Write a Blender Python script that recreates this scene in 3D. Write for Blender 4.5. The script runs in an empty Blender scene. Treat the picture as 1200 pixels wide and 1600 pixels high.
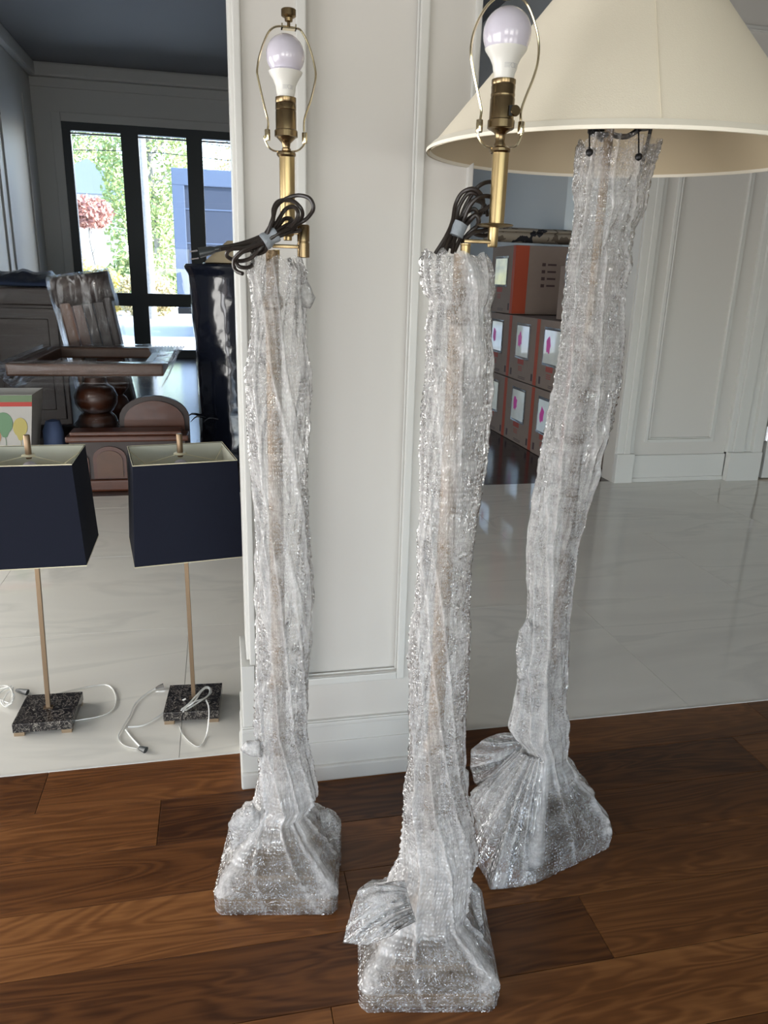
import bpy, bmesh, math, random
from mathutils import Vector, Matrix, noise
random.seed(7)
S = bpy.context.scene
COL = S.collection
# ------------------------------------------------------------------ camera
F_PX, CAM_H = 1175.0, 1.27
def _n(v): v = Vector(v); v.normalize(); return v
_dn = _n((490-600, 4600-800, F_PX))
_Y = Vector((338-600, 0, F_PX)); _Y.y = -(_Y.x*_dn.x + _Y.z*_dn.z)/_dn.y; _Y.normalize()
_Z = -_dn
_X = _Y.cross(_Z); _X.normalize()
def ray(px, py):
    c = Vector((px-600, py-800, F_PX))
    return Vector((_X.dot(c), _Y.dot(c), _Z.dot(c)))
def W(px, py, y):            # photo pixel -> world point on the vertical plane at depth y
    r = ray(px, py); return Vector((0, 0, CAM_H)) + r*(y/r.y)
def FL(px, py, z=0.0):       # photo pixel -> world point on the horizontal plane z
    r = ray(px, py); return Vector((0, 0, CAM_H)) + r*((z-CAM_H)/r.z)
cd = bpy.data.cameras.new('camera'); cam = bpy.data.objects.new('camera', cd); COL.objects.link(cam)
right, up, back = Vector((_X.x, _Y.x, _Z.x)), -Vector((_X.y, _Y.y, _Z.y)), -Vector((_X.z, _Y.z, _Z.z))
m = Matrix((right, up, back)).transposed().to_4x4(); m.translation = (0, 0, CAM_H)
cam.matrix_world = m
cd.sensor_fit = 'VERTICAL'; cd.sensor_height = 24; cd.lens = 24*F_PX/1600
cd.clip_start = .05; cd.clip_end = 300
S.camera = cam
# ------------------------------------------------------------------ world, lights, exposure
wd = bpy.data.worlds.new('sky'); S.world = wd; wd.use_nodes = True
nt = wd.node_tree; bg = nt.nodes['Background']
sky = nt.nodes.new('ShaderNodeTexSky'); sky.sky_type = 'NISHITA'; sky.sun_disc = False
sky.sun_elevation = math.radians(32); sky.sun_rotation = math.radians(60); sky.dust_density = 2.0
nt.links.new(sky.outputs[0], bg.inputs[0]); bg.inputs[1].default_value = 1.3
S.view_settings.view_transform = 'Standard'; S.view_settings.look = 'None'
S.view_settings.exposure = 0.0; S.view_settings.gamma = 1.0; S.view_settings.use_curve_mapping = False
def area(name, loc, rot, sx, sy, power, col, portal=False, spread=180):
    l = bpy.data.lights.new(name, 'AREA'); l.shape = 'RECTANGLE'; l.size = sx; l.size_y = sy
    l.energy = power; l.color = col; l.spread = math.radians(spread)
    if portal: l.cycles.is_portal = True
    o = bpy.data.objects.new(name, l); COL.objects.link(o); o.location = loc; o.rotation_euler = rot; return o
sun = bpy.data.lights.new('sun', 'SUN'); sun.energy = 12.0; sun.color = (1, .93, .8); sun.angle = .01
so = bpy.data.objects.new('sun', sun); COL.objects.link(so); so.rotation_euler = (math.radians(62), 0, math.radians(68))
# daylight through the three tall windows behind the camera and the patio doors on the left
for i, x in enumerate((-1.6, .55, 2.7)):
    area('window_daylight', (x, -3.55, .80), (math.radians(90), 0, 0), 1.35, 1.25, (42, 38, 20)[i], (1, .97, .93))
area('patio_daylight', (-2.25, .1, .70), (math.radians(90), 0, math.radians(-90)), 2.2, 1.15, 66, (.98, .98, 1))
area('hall_door_daylight', (-2.25, 2.6, .75), (math.radians(90), 0, math.radians(-90)), 1.4, 1.3, 52, (1, .98, .94))
area('far_window_portal', (-.6, 12.75, 1.75), (math.radians(-90), 0, 0), 2.9, 3.3, 1, (1, 1, 1), portal=True)
area('far_window_daylight', (-.75, 12.72, 1.75), (math.radians(-90), 0, 0), 2.6, 3.1, 42, (.62, .78, 1))

# ------------------------------------------------------------------ node helpers
def mat(name):
    m = bpy.data.materials.new(name); m.use_nodes = True
    return m, m.node_tree, m.node_tree.nodes['Principled BSDF']
def N(nt, t, **k):
    n = nt.nodes.new(t)
    for a, b in k.items():
        if a.startswith('i_'):
            n.inputs[int(a[2:]) if a[2:].isdigit() else a[2:].replace('_', ' ')].default_value = b
        else: setattr(n, a, b)
    return n
def L(nt, a, b): nt.links.new(a, b)
def rgb(c): return (c[0], c[1], c[2], 1)
def plain(name, col, rough=.5, metal=0, spec=.5, coat=0, bump=None, trans=0, var=0):
    m, nt, b = mat(name)
    b.inputs['Base Color'].default_value = rgb(col); b.inputs['Roughness'].default_value = rough
    b.inputs['Metallic'].default_value = metal; b.inputs['Specular IOR Level'].default_value = spec
    b.inputs['Coat Weight'].default_value = coat; b.inputs['Transmission Weight'].default_value = trans
    tc = N(nt, 'ShaderNodeTexCoord')
    if var:
        no = N(nt, 'ShaderNodeTexNoise', i_Scale=14.0, i_Detail=4.0); L(nt, tc.outputs['Object'], no.inputs['Vector'])
        r = N(nt, 'ShaderNodeMixRGB'); r.inputs[1].default_value = rgb([c*(1-var) for c in col]); r.inputs[2].default_value = rgb([min(1, c*(1+var)) for c in col])
        L(nt, no.outputs[0], r.inputs[0]); L(nt, r.outputs[0], b.inputs['Base Color'])
    if bump:
        no = N(nt, 'ShaderNodeTexNoise', i_Scale=bump[0], i_Detail=3.0); L(nt, tc.outputs['Object'], no.inputs['Vector'])
        bp = N(nt, 'ShaderNodeBump', i_Strength=bump[1], i_Distance=.002); L(nt, no.outputs[0], bp.inputs['Height']); L(nt, bp.outputs[0], b.inputs['Normal'])
    return m
M = {}
M['paint'] = plain('white_wall_paint', (.63, .612, .575), .45, bump=(60, .03))
M['paint_far'] = plain('far_room_paint', (.58, .58, .56), .5)
M['trim'] = plain('trim_paint', (.66, .66, .63), .35)
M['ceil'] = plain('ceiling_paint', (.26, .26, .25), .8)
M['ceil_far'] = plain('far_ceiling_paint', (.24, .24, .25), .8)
M['brass'] = plain('brushed_brass', (.46, .345, .175), .33, 1, var=.12)
M['antique'] = plain('antique_brass', (.26, .19, .105), .27, 1, var=.2)
M['polished'] = plain('polished_brass', (.85, .74, .50), .14, 1)
M['globe'] = plain('bulb_diffuser', (.62, .59, .67), .18, 0, .5, coat=.4)
M['collar'] = plain('bulb_collar', (.72, .71, .66), .35)
M['print'] = plain('grey_print', (.45, .45, .46), .6)
M['cord'] = plain('brown_cord', (.022, .016, .013), .38)
M['plug'] = plain('black_plug', (.028, .033, .035), .35)
M['steel'] = plain('plated_steel', (.75, .75, .76), .2, 1)
M['tape'] = plain('grey_cord_wrap', (.27, .30, .33), .45, bump=(150, .6))
M['black_metal'] = plain('black_metal', (.02, .02, .022), .35, .6)
M['bronze'] = plain('dark_bronze', (.10, .066, .042), .42, .75, bump=(230, 1.0), var=.4)
M['gold_leaf'] = plain('aged_gold_finish', (.22, .15, .085), .42, .55, bump=(220, .9), var=.35)
M['shade_out'] = plain('cream_fabric', (.86, .79, .64), .85, bump=(500, .15))
M['shade_in'] = plain('shade_lining', (.62, .52, .35), .8)
M['shade_rim'] = plain('shade_rim_tape', (.90, .85, .72), .8)
M['navy'] = plain('navy_fabric', (.006, .008, .018), .85, 0, .25, bump=(600, .2))
M['lining'] = plain('cream_lining', (.62, .62, .52), .6)
M['wire'] = plain('cream_shade_wire', (.75, .70, .5), .4, .3)
M['pole_tan'] = plain('satin_bronze_pole', (.21, .145, .09), .38, .8)
M['foot'] = plain('pale_bronze', (.42, .32, .22), .35, .8)
M['frame_black'] = plain('dark_window_frame', (.050, .060, .064), .45)  # black lifted to blue-grey, the lit window haze put into the colour
M['cardboard'] = plain('cardboard', (.26, .20, .165), .8, var=.07)
M['cardboard2'] = plain('shaded_cardboard', (.24, .18, .12), .8, var=.08)
M['orange'] = plain('orange_print', (.40, .065, .025), .7)
M['ink'] = plain('box_ink', (.07, .04, .04), .7)
M['redink'] = plain('box_red_ink', (.36, .07, .05), .7)
M['pink'] = plain('pink_marker', (.80, .08, .48), .5)
M['paperm'] = plain('label_paper', (.74, .74, .66), .35, coat=.6, var=.1)
M['paper_yellow'] = plain('yellow_label_paper', (.66, .66, .30), .3, coat=.6, var=.3, bump=(90, .8))
M['rug'] = plain('rug_backing', (.42, .37, .30), .95, bump=(300, .5), var=.15)
M['wood_dark'] = plain('dark_mahogany', (.022, .009, .006), .45, coat=0, var=.3)
M['wood_mid'] = plain('chestnut_wood', (.075, .022, .009), .38, coat=.1, var=.3)
M['wood_pale'] = plain('walnut_wood', (.085, .036, .018), .4, var=.3)
M['black_wrap'] = plain('black_plastic_wrap', (.010, .013, .024), .16, coat=.5, bump=(11, .9))
M['blue_pad'] = plain('blue_moving_blanket', (.03, .05, .11), .8, var=.3)
M['bagwhite'] = plain('gift_bag_paper', (.42, .41, .39), .7, var=.06)
M['grout'] = plain('pale_grout', (.42, .42, .40), .8)
M['subfloor'] = plain('dark_subfloor', (.015, .009, .006), .8)
M['drive'] = plain('pale_driveway', (.62, .62, .60), .9, var=.1)
M['leaf_y'] = plain('yellow_green_leaves', (.62, .55, .16), .7, var=.5)
M['leaf_g'] = plain('green_leaves', (.34, .42, .17), .7, var=.5)
M['leaf_p'] = plain('pale_autumn_leaves', (.55, .47, .27), .7, var=.4)
M['leaf_r'] = plain('red_leaves', (.50, .26, .22), .7, var=.4)
M['bark'] = plain('pale_bark', (.30, .28, .26), .9, var=.4)
M['truck'] = plain('blue_grey_trailer', (.10, .13, .20), .4)
M['truck_in'] = plain('dark_trailer_panel', (.045, .055, .085), .5)
M['housew'] = plain('white_siding', (.7, .7, .7), .8); M['roof'] = plain('slate_roof', (.24, .28, .34), .8)
def glass(name, tint=(1, 1, 1), rough=.0, gl=.08):
    m, nt, b = mat(name)
    out = nt.nodes['Material Output']; t = N(nt, 'ShaderNodeBsdfTransparent'); t.inputs[0].default_value = rgb(tint)
    g = N(nt, 'ShaderNodeBsdfGlossy', i_Roughness=rough); fr = N(nt, 'ShaderNodeFresnel', i_IOR=1.45)
    mx = N(nt, 'ShaderNodeMixShader'); L(nt, fr.outputs[0], mx.inputs[0]); L(nt, t.outputs[0], mx.inputs[1]); L(nt, g.outputs[0], mx.inputs[2])
    L(nt, mx.outputs[0], out.inputs[0]); nt.nodes.remove(b); return m
M['glass'] = glass('window_glass', (.93, .97, 1))
def clear_cord():
    m, nt, b = mat('clear_cord'); b.inputs['Base Color'].default_value = rgb((.80, .80, .77)); b.inputs['Roughness'].default_value = .15
    b.inputs['Alpha'].default_value = .62; b.inputs['Coat Weight'].default_value = .6; return m
M['clearcord'] = clear_cord()
def black_marble():
    m, nt, b = mat('black_veined_marble'); tc = N(nt, 'ShaderNodeTexCoord')
    no = N(nt, 'ShaderNodeTexNoise', i_Scale=22.0, i_Detail=6.0, i_Distortion=1.8); L(nt, tc.outputs['Object'], no.inputs['Vector'])
    v = N(nt, 'ShaderNodeTexVoronoi', feature='DISTANCE_TO_EDGE', i_Scale=19.0)
    mxv = N(nt, 'ShaderNodeMixRGB', blend_type='ADD'); mxv.inputs[0].default_value = .22
    L(nt, tc.outputs['Object'], mxv.inputs[1]); L(nt, no.outputs['Color'], mxv.inputs[2]); L(nt, mxv.outputs[0], v.inputs['Vector'])
    r = N(nt, 'ShaderNodeValToRGB'); r.color_ramp.elements[0].position = 0; r.color_ramp.elements[0].color = (.42, .38, .33, 1)
    r.color_ramp.elements[1].position = .03; r.color_ramp.elements[1].color = (.018, .016, .017, 1)
    L(nt, v.outputs['Distance'], r.inputs[0]); L(nt, r.outputs[0], b.inputs['Base Color']); b.inputs['Roughness'].default_value = .12; return m
M['black_marble'] = black_marble()
def tile_mat():
    m, nt, b = mat('polished_marble_tile'); tc = N(nt, 'ShaderNodeTexCoord'); oi = N(nt, 'ShaderNodeObjectInfo')
    ad = N(nt, 'ShaderNodeVectorMath', operation='MULTIPLY_ADD'); L(nt, tc.outputs['Object'], ad.inputs[0]); ad.inputs[1].default_value = (.8, 2.6, 1)
    sc = N(nt, 'ShaderNodeVectorMath', operation='SCALE'); sc.inputs[0].default_value = (13, 7, 5); L(nt, oi.outputs['Random'], sc.inputs['Scale']); L(nt, sc.outputs[0], ad.inputs[2])
    no = N(nt, 'ShaderNodeTexNoise', i_Scale=.9, i_Detail=5.0, i_Distortion=1.0); L(nt, ad.outputs[0], no.inputs['Vector'])
    r = N(nt, 'ShaderNodeValToRGB'); e = r.color_ramp.elements
    e[0].position = .28; e[0].color = (.66, .64, .59, 1); e[1].position = .70; e[1].color = (.70, .68, .63, 1)
    for p, c in ((.46, (.73, .71, .65)), (.497, (.655, .64, .59)), (.53, (.73, .71, .65))):
        x = e.new(p); x.color = rgb(c)
    L(nt, no.outputs[0], r.inputs[0]); L(nt, r.outputs[0], b.inputs['Base Color']); b.inputs['Roughness'].default_value = .06; b.inputs['Specular IOR Level'].default_value = .6
    return m
M['tile'] = tile_mat()
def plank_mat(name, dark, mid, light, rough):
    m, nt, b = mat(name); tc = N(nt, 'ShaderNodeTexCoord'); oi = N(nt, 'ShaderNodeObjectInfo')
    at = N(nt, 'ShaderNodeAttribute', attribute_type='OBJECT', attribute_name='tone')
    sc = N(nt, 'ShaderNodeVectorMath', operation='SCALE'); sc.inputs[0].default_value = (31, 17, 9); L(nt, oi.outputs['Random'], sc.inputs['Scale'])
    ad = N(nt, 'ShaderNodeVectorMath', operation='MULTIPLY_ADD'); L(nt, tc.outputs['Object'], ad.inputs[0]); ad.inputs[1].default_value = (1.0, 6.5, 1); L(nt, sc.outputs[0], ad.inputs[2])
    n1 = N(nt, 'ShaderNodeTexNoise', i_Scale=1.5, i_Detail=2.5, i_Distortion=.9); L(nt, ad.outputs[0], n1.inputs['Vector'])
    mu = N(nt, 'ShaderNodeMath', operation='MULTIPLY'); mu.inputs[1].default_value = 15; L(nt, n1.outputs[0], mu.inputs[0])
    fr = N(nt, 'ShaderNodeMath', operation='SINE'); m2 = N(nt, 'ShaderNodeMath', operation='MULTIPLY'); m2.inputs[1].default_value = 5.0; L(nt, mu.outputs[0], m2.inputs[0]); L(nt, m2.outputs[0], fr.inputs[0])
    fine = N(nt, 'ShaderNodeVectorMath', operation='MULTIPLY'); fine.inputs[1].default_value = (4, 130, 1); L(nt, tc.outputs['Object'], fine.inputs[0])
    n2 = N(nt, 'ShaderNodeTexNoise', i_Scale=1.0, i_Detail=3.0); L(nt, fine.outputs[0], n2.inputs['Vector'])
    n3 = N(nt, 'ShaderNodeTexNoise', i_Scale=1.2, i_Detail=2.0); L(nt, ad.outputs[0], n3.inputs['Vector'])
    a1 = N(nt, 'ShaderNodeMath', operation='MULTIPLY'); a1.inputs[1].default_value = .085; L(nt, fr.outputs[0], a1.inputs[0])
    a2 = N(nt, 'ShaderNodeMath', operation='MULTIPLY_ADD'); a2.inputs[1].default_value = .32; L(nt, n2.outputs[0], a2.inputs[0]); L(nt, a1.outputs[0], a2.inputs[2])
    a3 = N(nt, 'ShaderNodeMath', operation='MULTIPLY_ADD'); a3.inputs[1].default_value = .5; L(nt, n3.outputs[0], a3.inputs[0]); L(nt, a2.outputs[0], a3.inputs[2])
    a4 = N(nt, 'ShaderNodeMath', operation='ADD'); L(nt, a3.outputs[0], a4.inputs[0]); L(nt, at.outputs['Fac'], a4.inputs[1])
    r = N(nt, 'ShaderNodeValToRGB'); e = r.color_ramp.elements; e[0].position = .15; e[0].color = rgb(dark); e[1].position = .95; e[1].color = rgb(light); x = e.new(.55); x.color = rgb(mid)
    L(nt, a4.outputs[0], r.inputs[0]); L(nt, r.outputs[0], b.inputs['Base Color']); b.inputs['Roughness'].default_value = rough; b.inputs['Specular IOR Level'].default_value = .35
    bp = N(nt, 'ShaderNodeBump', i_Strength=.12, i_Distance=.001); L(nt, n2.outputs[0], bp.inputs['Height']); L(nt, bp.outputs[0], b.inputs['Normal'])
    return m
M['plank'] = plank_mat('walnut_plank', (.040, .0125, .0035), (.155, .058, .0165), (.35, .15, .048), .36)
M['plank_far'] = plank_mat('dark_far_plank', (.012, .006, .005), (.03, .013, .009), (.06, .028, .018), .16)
def film(nt, b, alpha, normal, tint, rough=.09, ior=1.55, transl=.35, boost=1.0, soft=None):
    out = nt.nodes['Material Output']; nt.nodes.remove(b)
    t = N(nt, 'ShaderNodeBsdfTransparent'); d = N(nt, 'ShaderNodeBsdfDiffuse'); d.inputs[0].default_value = rgb(tint)
    tl = N(nt, 'ShaderNodeBsdfTranslucent'); tl.inputs[0].default_value = rgb(tint)
    g = N(nt, 'ShaderNodeBsdfGlossy', i_Roughness=rough)
    L(nt, normal, g.inputs['Normal'])
    if soft is not None: L(nt, soft, d.inputs['Normal'])
    m1 = N(nt, 'ShaderNodeMixShader'); m1.inputs[0].default_value = transl; L(nt, d.outputs[0], m1.inputs[1]); L(nt, tl.outputs[0], m1.inputs[2])
    m2 = N(nt, 'ShaderNodeMixShader'); L(nt, alpha, m2.inputs[0]); L(nt, t.outputs[0], m2.inputs[1]); L(nt, m1.outputs[0], m2.inputs[2])
    fr = N(nt, 'ShaderNodeFresnel', i_IOR=ior)
    bo = N(nt, 'ShaderNodeMath', operation='MULTIPLY', use_clamp=True); bo.inputs[1].default_value = boost; L(nt, fr.outputs[0], bo.inputs[0])
    m3 = N(nt, 'ShaderNodeMixShader'); L(nt, bo.outputs[0], m3.inputs[0]); L(nt, m2.outputs[0], m3.inputs[1]); L(nt, g.outputs[0], m3.inputs[2])
    L(nt, m3.outputs[0], out.inputs[0])
def bubble_mat(name, alpha_lo, alpha_hi, tint=(.96, .95, .94)):
    m, nt, b = mat(name); tc = N(nt, 'ShaderNodeTexCoord')
    v = N(nt, 'ShaderNodeTexVoronoi', voronoi_dimensions='2D', i_Scale=118.0, i_Randomness=.18); L(nt, tc.outputs['UV'], v.inputs['Vector'])
    bub = N(nt, 'ShaderNodeMapRange'); bub.interpolation_type = 'SMOOTHSTEP'; bub.inputs[1].default_value = .12; bub.inputs[2].default_value = .46; bub.inputs[3].default_value = 1; bub.inputs[4].default_value = 0
    L(nt, v.outputs['Distance'], bub.inputs[0])
    n0 = N(nt, 'ShaderNodeTexNoise', i_Scale=17.0, i_Detail=3.0, i_Distortion=1.6); L(nt, tc.outputs['Object'], n0.inputs['Vector'])
    # sharp crease lines: |noise - .5| near zero
    def crease(scale, dist, width, sz=1.0):
        mp = N(nt, 'ShaderNodeMapping'); mp.inputs['Scale'].default_value = (1, 1, sz); L(nt, tc.outputs['Object'], mp.inputs['Vector'])
        n = N(nt, 'ShaderNodeTexNoise', i_Scale=scale, i_Detail=2.0, i_Distortion=dist); L(nt, mp.outputs[0], n.inputs['Vector'])
        s1 = N(nt, 'ShaderNodeMath', operation='SUBTRACT'); s1.inputs[1].default_value = .5; L(nt, n.outputs[0], s1.inputs[0])
        s2 = N(nt, 'ShaderNodeMath', operation='ABSOLUTE'); L(nt, s1.outputs[0], s2.inputs[0])
        r = N(nt, 'ShaderNodeMapRange'); r.inputs[1].default_value = 0; r.inputs[2].default_value = width; r.inputs[3].default_value = 1; r.inputs[4].default_value = 0; L(nt, s2.outputs[0], r.inputs[0]); return r
    c1 = crease(26, 1.2, .030, .5); c2 = crease(75, 2.2, .06)
    # where the film is crumpled and where it is smooth
    msk = N(nt, 'ShaderNodeTexNoise', i_Scale=7.0, i_Detail=1.0); L(nt, tc.outputs['Object'], msk.inputs['Vector'])
    mr = N(nt, 'ShaderNodeMapRange'); mr.inputs[1].default_value = .38; mr.inputs[2].default_value = .50; L(nt, msk.outputs[0], mr.inputs[0])
    def mul(a, k):
        q = N(nt, 'ShaderNodeMath', operation='MULTIPLY'); L(nt, a, q.inputs[0])
        if isinstance(k, (int, float)): q.inputs[1].default_value = k
        else: L(nt, k, q.inputs[1])
        return q.outputs[0]
    def add(a, b_):
        q = N(nt, 'ShaderNodeMath', operation='ADD'); L(nt, a, q.inputs[0]); L(nt, b_, q.inputs[1]); return q.outputs[0]
    c2m = mul(c2.outputs[0], mr.outputs[0])
    fv = N(nt, 'ShaderNodeTexVoronoi', i_Scale=75.0); dv = N(nt, 'ShaderNodeMixRGB', blend_type='ADD'); dv.inputs[0].default_value = .035
    L(nt, tc.outputs['Object'], dv.inputs[1]); L(nt, n0.outputs['Color'], dv.inputs[2]); L(nt, dv.outputs[0], fv.inputs['Vector'])
    fac = mul(mul(fv.outputs['Distance'], mr.outputs[0]), 1.5)
    h = add(add(mul(bub.outputs[0], .34), mul(c1.outputs[0], .5)), add(mul(c2m, .35), add(fac, mul(n0.outputs[0], 1.5))))
    bp = N(nt, 'ShaderNodeBump', i_Strength=.9, i_Distance=.0040); L(nt, h, bp.inputs['Height'])
    sb = N(nt, 'ShaderNodeBump', i_Strength=.35, i_Distance=.0025); L(nt, add(mul(bub.outputs[0], .5), mul(n0.outputs[0], 1.0)), sb.inputs['Height'])
    al = N(nt, 'ShaderNodeMapRange'); al.inputs[1].default_value = .35; al.inputs[2].default_value = .65; al.inputs[3].default_value = alpha_lo; al.inputs[4].default_value = alpha_hi; L(nt, n0.outputs[0], al.inputs[0])
    at = N(nt, 'ShaderNodeAttribute', attribute_type='GEOMETRY', attribute_name='layers')
    e = add(add(al.outputs[0], at.outputs['Fac']), add(mul(mul(c1.outputs[0], mr.outputs[0]), .12), mul(c2m, .16)))
    e = add(e, mul(bub.outputs[0], .07))
    cl = N(nt, 'ShaderNodeClamp'); cl.inputs[1].default_value = .05; cl.inputs[2].default_value = .96; L(nt, e, cl.inputs[0])
    film(nt, b, cl.outputs[0], bp.outputs[0], tint, .12, 1.6, .38, 2.3, soft=sb.outputs[0])
    return m
M['bubble'] = bubble_mat('bubble_wrap', .20, .39)
def stretch_mat(name, a0, a1, stretch=(3, 3, 60), tint=(.75, .8, .9), boost=.75):
    m, nt, b = mat(name); tc = N(nt, 'ShaderNodeTexCoord')
    mp = N(nt, 'ShaderNodeMapping'); mp.inputs['Scale'].default_value = stretch; mp.inputs['Rotation'].default_value = (.0, .15, .3); L(nt, tc.outputs['Object'], mp.inputs['Vector'])
    n0 = N(nt, 'ShaderNodeTexNoise', i_Scale=1.0, i_Detail=5.0, i_Distortion=1.0); L(nt, mp.outputs[0], n0.inputs['Vector'])
    bp = N(nt, 'ShaderNodeBump', i_Strength=1.0, i_Distance=.03); L(nt, n0.outputs[0], bp.inputs['Height'])
    r = N(nt, 'ShaderNodeMapRange'); r.inputs[1].default_value = .50; r.inputs[2].default_value = .68; r.inputs[3].default_value = a0; r.inputs[4].default_value = a1; L(nt, n0.outputs[0], r.inputs[0])
    film(nt, b, r.outputs[0], bp.outputs[0], tint, .12, 1.5, .3, boost)
    return m
M['stretch'] = stretch_mat('clear_stretch_film', .0, .13, (2, 2, 30))
M['stretch_dim'] = stretch_mat('thin_stretch_film', .0, .10, (2, 2, 24), boost=.25)
M['stretch_v'] = stretch_mat('clear_stretch_film_vertical', .02, .22, (24, 24, 3))

# ------------------------------------------------------------------ mesh helpers
class G:
    def __init__(s): s.bm = bmesh.new()
    def box(s, x0, x1, y0, y1, z0, z1, bev=0, rot=None, piv=None):
        r = bmesh.ops.create_cube(s.bm, size=1); vs = r['verts']
        for v in vs: v.co = Vector(((x0+x1)/2+v.co.x*(x1-x0), (y0+y1)/2+v.co.y*(y1-y0), (z0+z1)/2+v.co.z*(z1-z0)))
        if bev:
            es = list({e for v in vs for e in v.link_edges})
            q = bmesh.ops.bevel(s.bm, geom=es, offset=bev, segments=2, affect='EDGES', profile=.6)
            vs = list({v for f in q['faces'] for v in f.verts} | {v for v in vs if v.is_valid})
        if rot is not None:
            p = Vector(piv) if piv is not None else Vector(((x0+x1)/2, (y0+y1)/2, (z0+z1)/2))
            for v in vs: v.co = p + rot @ (v.co-p)
        return s
    def lathe(s, prof, c=(0, 0, 0), seg=32, cap=True, rot=None):
        rings = []; c = Vector(c)
        for r, z in prof:
            ring = []
            for i in range(seg):
                a = 2*math.pi*i/seg; p = Vector((r*math.cos(a), r*math.sin(a), z))
                if rot is not None: p = rot @ p
                ring.append(s.bm.verts.new(c+p))
            rings.append(ring)
        for a, b in zip(rings, rings[1:]):
            for i in range(seg):
                j = (i+1) % seg; s.bm.faces.new((a[i], a[j], b[j], b[i]))
        if cap:
            s.bm.faces.new(list(reversed(rings[0]))); s.bm.faces.new(rings[-1])
        return s
    def tube(s, pts, r, seg=8, smooth=6, closed=False, flat=1.0):
        P = [Vector(p) for p in pts]
        if smooth > 1 and len(P) > 2:
            Q = []; n = len(P)
            rng = range(n if closed else n-1)
            for i in rng:
                p0 = P[(i-1) % n] if closed or i > 0 else P[0]; p1 = P[i]; p2 = P[(i+1) % n]; p3 = P[(i+2) % n] if closed or i+2 < n else P[-1]
                for k in range(smooth):
                    t = k/smooth
                    Q.append(.5*((2*p1)+(-p0+p2)*t+(2*p0-5*p1+4*p2-p3)*t*t+(-p0+3*p1-3*p2+p3)*t**3))
            if not closed: Q.append(P[-1])
            P = Q
        n = len(P); rings = []; nrm = None
        for i in range(n):
            a = P[(i-1) % n] if (closed or i > 0) else P[0]; b = P[(i+1) % n] if (closed or i < n-1) else P[-1]
            t = b-a
            if t.length < 1e-9: t = Vector((0, 0, 1))
            t.normalize()
            if nrm is None: nrm = t.orthogonal().normalized()
            nrm = nrm - t*nrm.dot(t)
            if nrm.length < 1e-6: nrm = t.orthogonal()
            nrm.normalize(); bn = t.cross(nrm)
            rr = r(i/(n-1)) if callable(r) else r
            rings.append([s.bm.verts.new(P[i]+rr*(math.cos(2*math.pi*k/seg)*nrm+flat*math.sin(2*math.pi*k/seg)*bn)) for k in range(seg)])
        for i in range(n if closed else n-1):
            a, b = rings[i], rings[(i+1) % n]
            for k in range(seg):
                j = (k+1) % seg; s.bm.faces.new((a[k], a[j], b[j], b[k]))
        if not closed: s.bm.faces.new(list(reversed(rings[0]))); s.bm.faces.new(rings[-1])
        return s
    def shift(s, d):
        for v in s.bm.verts: v.co += Vector(d)
        return s
    def prism(s, poly, y0, y1):     # polygon in x,z extruded along y
        a = [s.bm.verts.new((x, y0, z)) for x, z in poly]; b = [s.bm.verts.new((x, y1, z)) for x, z in poly]
        n = len(poly); s.bm.faces.new(a); s.bm.faces.new(list(reversed(b)))
        for i in range(n):
            j = (i+1) % n; s.bm.faces.new((a[i], b[i], b[j], a[j]))
        return s
    def done(s, name, m, parent=None, smooth=False, loc=None):
        bmesh.ops.recalc_face_normals(s.bm, faces=s.bm.faces)
        me = bpy.data.meshes.new(name)
        if parent is not None:
            off = world_loc(parent)
            for v in s.bm.verts: v.co -= off
        elif loc is not None:
            for v in s.bm.verts: v.co -= Vector(loc)
        s.bm.to_mesh(me); s.bm.free()
        if smooth:
            for p in me.polygons: p.use_smooth = True
            try: me.set_sharp_from_angle(angle=math.radians(38))
            except Exception: pass
        me.materials.append(m if not isinstance(m, str) else M[m])
        o = bpy.data.objects.new(name, me); COL.objects.link(o)
        if parent is not None: o.parent = parent
        elif loc is not None: o.location = loc
        return o
def world_loc(o):
    v = Vector((0, 0, 0))
    while o is not None: v += o.location; o = o.parent
    return v
def thing(name, label, cat, loc, group=None):
    o = bpy.data.objects.new(name, None); COL.objects.link(o); o.location = loc; o.empty_display_size = .1
    o['label'] = label; o['category'] = cat
    if group: o['group'] = group
    return o
def tag(o, label, cat, group=None):
    o['label'] = label; o['category'] = cat
    if group: o['group'] = group
    return o
def struct(o): o['kind'] = 'structure'; return o
def sbox(name, m, *a, **k): return struct(G().box(*a, **k).done(name, m))
def copy_tree(o, parent=None):
    c = o.copy(); COL.objects.link(c)
    if parent is not None: c.parent = parent
    for ch in list(o.children): copy_tree(ch, c)
    return c

def split_loose(o):
    me = o.data; n = len(me.vertices); par = list(range(n))
    def find(a):
        while par[a] != a: par[a] = par[par[a]]; a = par[a]
        return a
    for e in me.edges:
        a, b = find(e.vertices[0]), find(e.vertices[1])
        if a != b: par[a] = b
    groups = {}
    for p in me.polygons: groups.setdefault(find(p.vertices[0]), []).append(p)
    res = []
    for gi, ps in enumerate(groups.values()):
        idx = {}; vs = []; fs = []
        for p in ps:
            f = []
            for v in p.vertices:
                if v not in idx: idx[v] = len(vs); vs.append(me.vertices[v].co.copy())
                f.append(idx[v])
            fs.append(f)
        m2 = bpy.data.meshes.new(me.name); m2.from_pydata(vs, [], fs); m2.materials.append(me.materials[0])
        for p in m2.polygons: p.use_smooth = ps[0].use_smooth
        if gi == 0: first = m2
        else:
            c = o.copy(); c.data = m2; COL.objects.link(c); res.append(c)
    o.data = first
    return o
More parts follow.
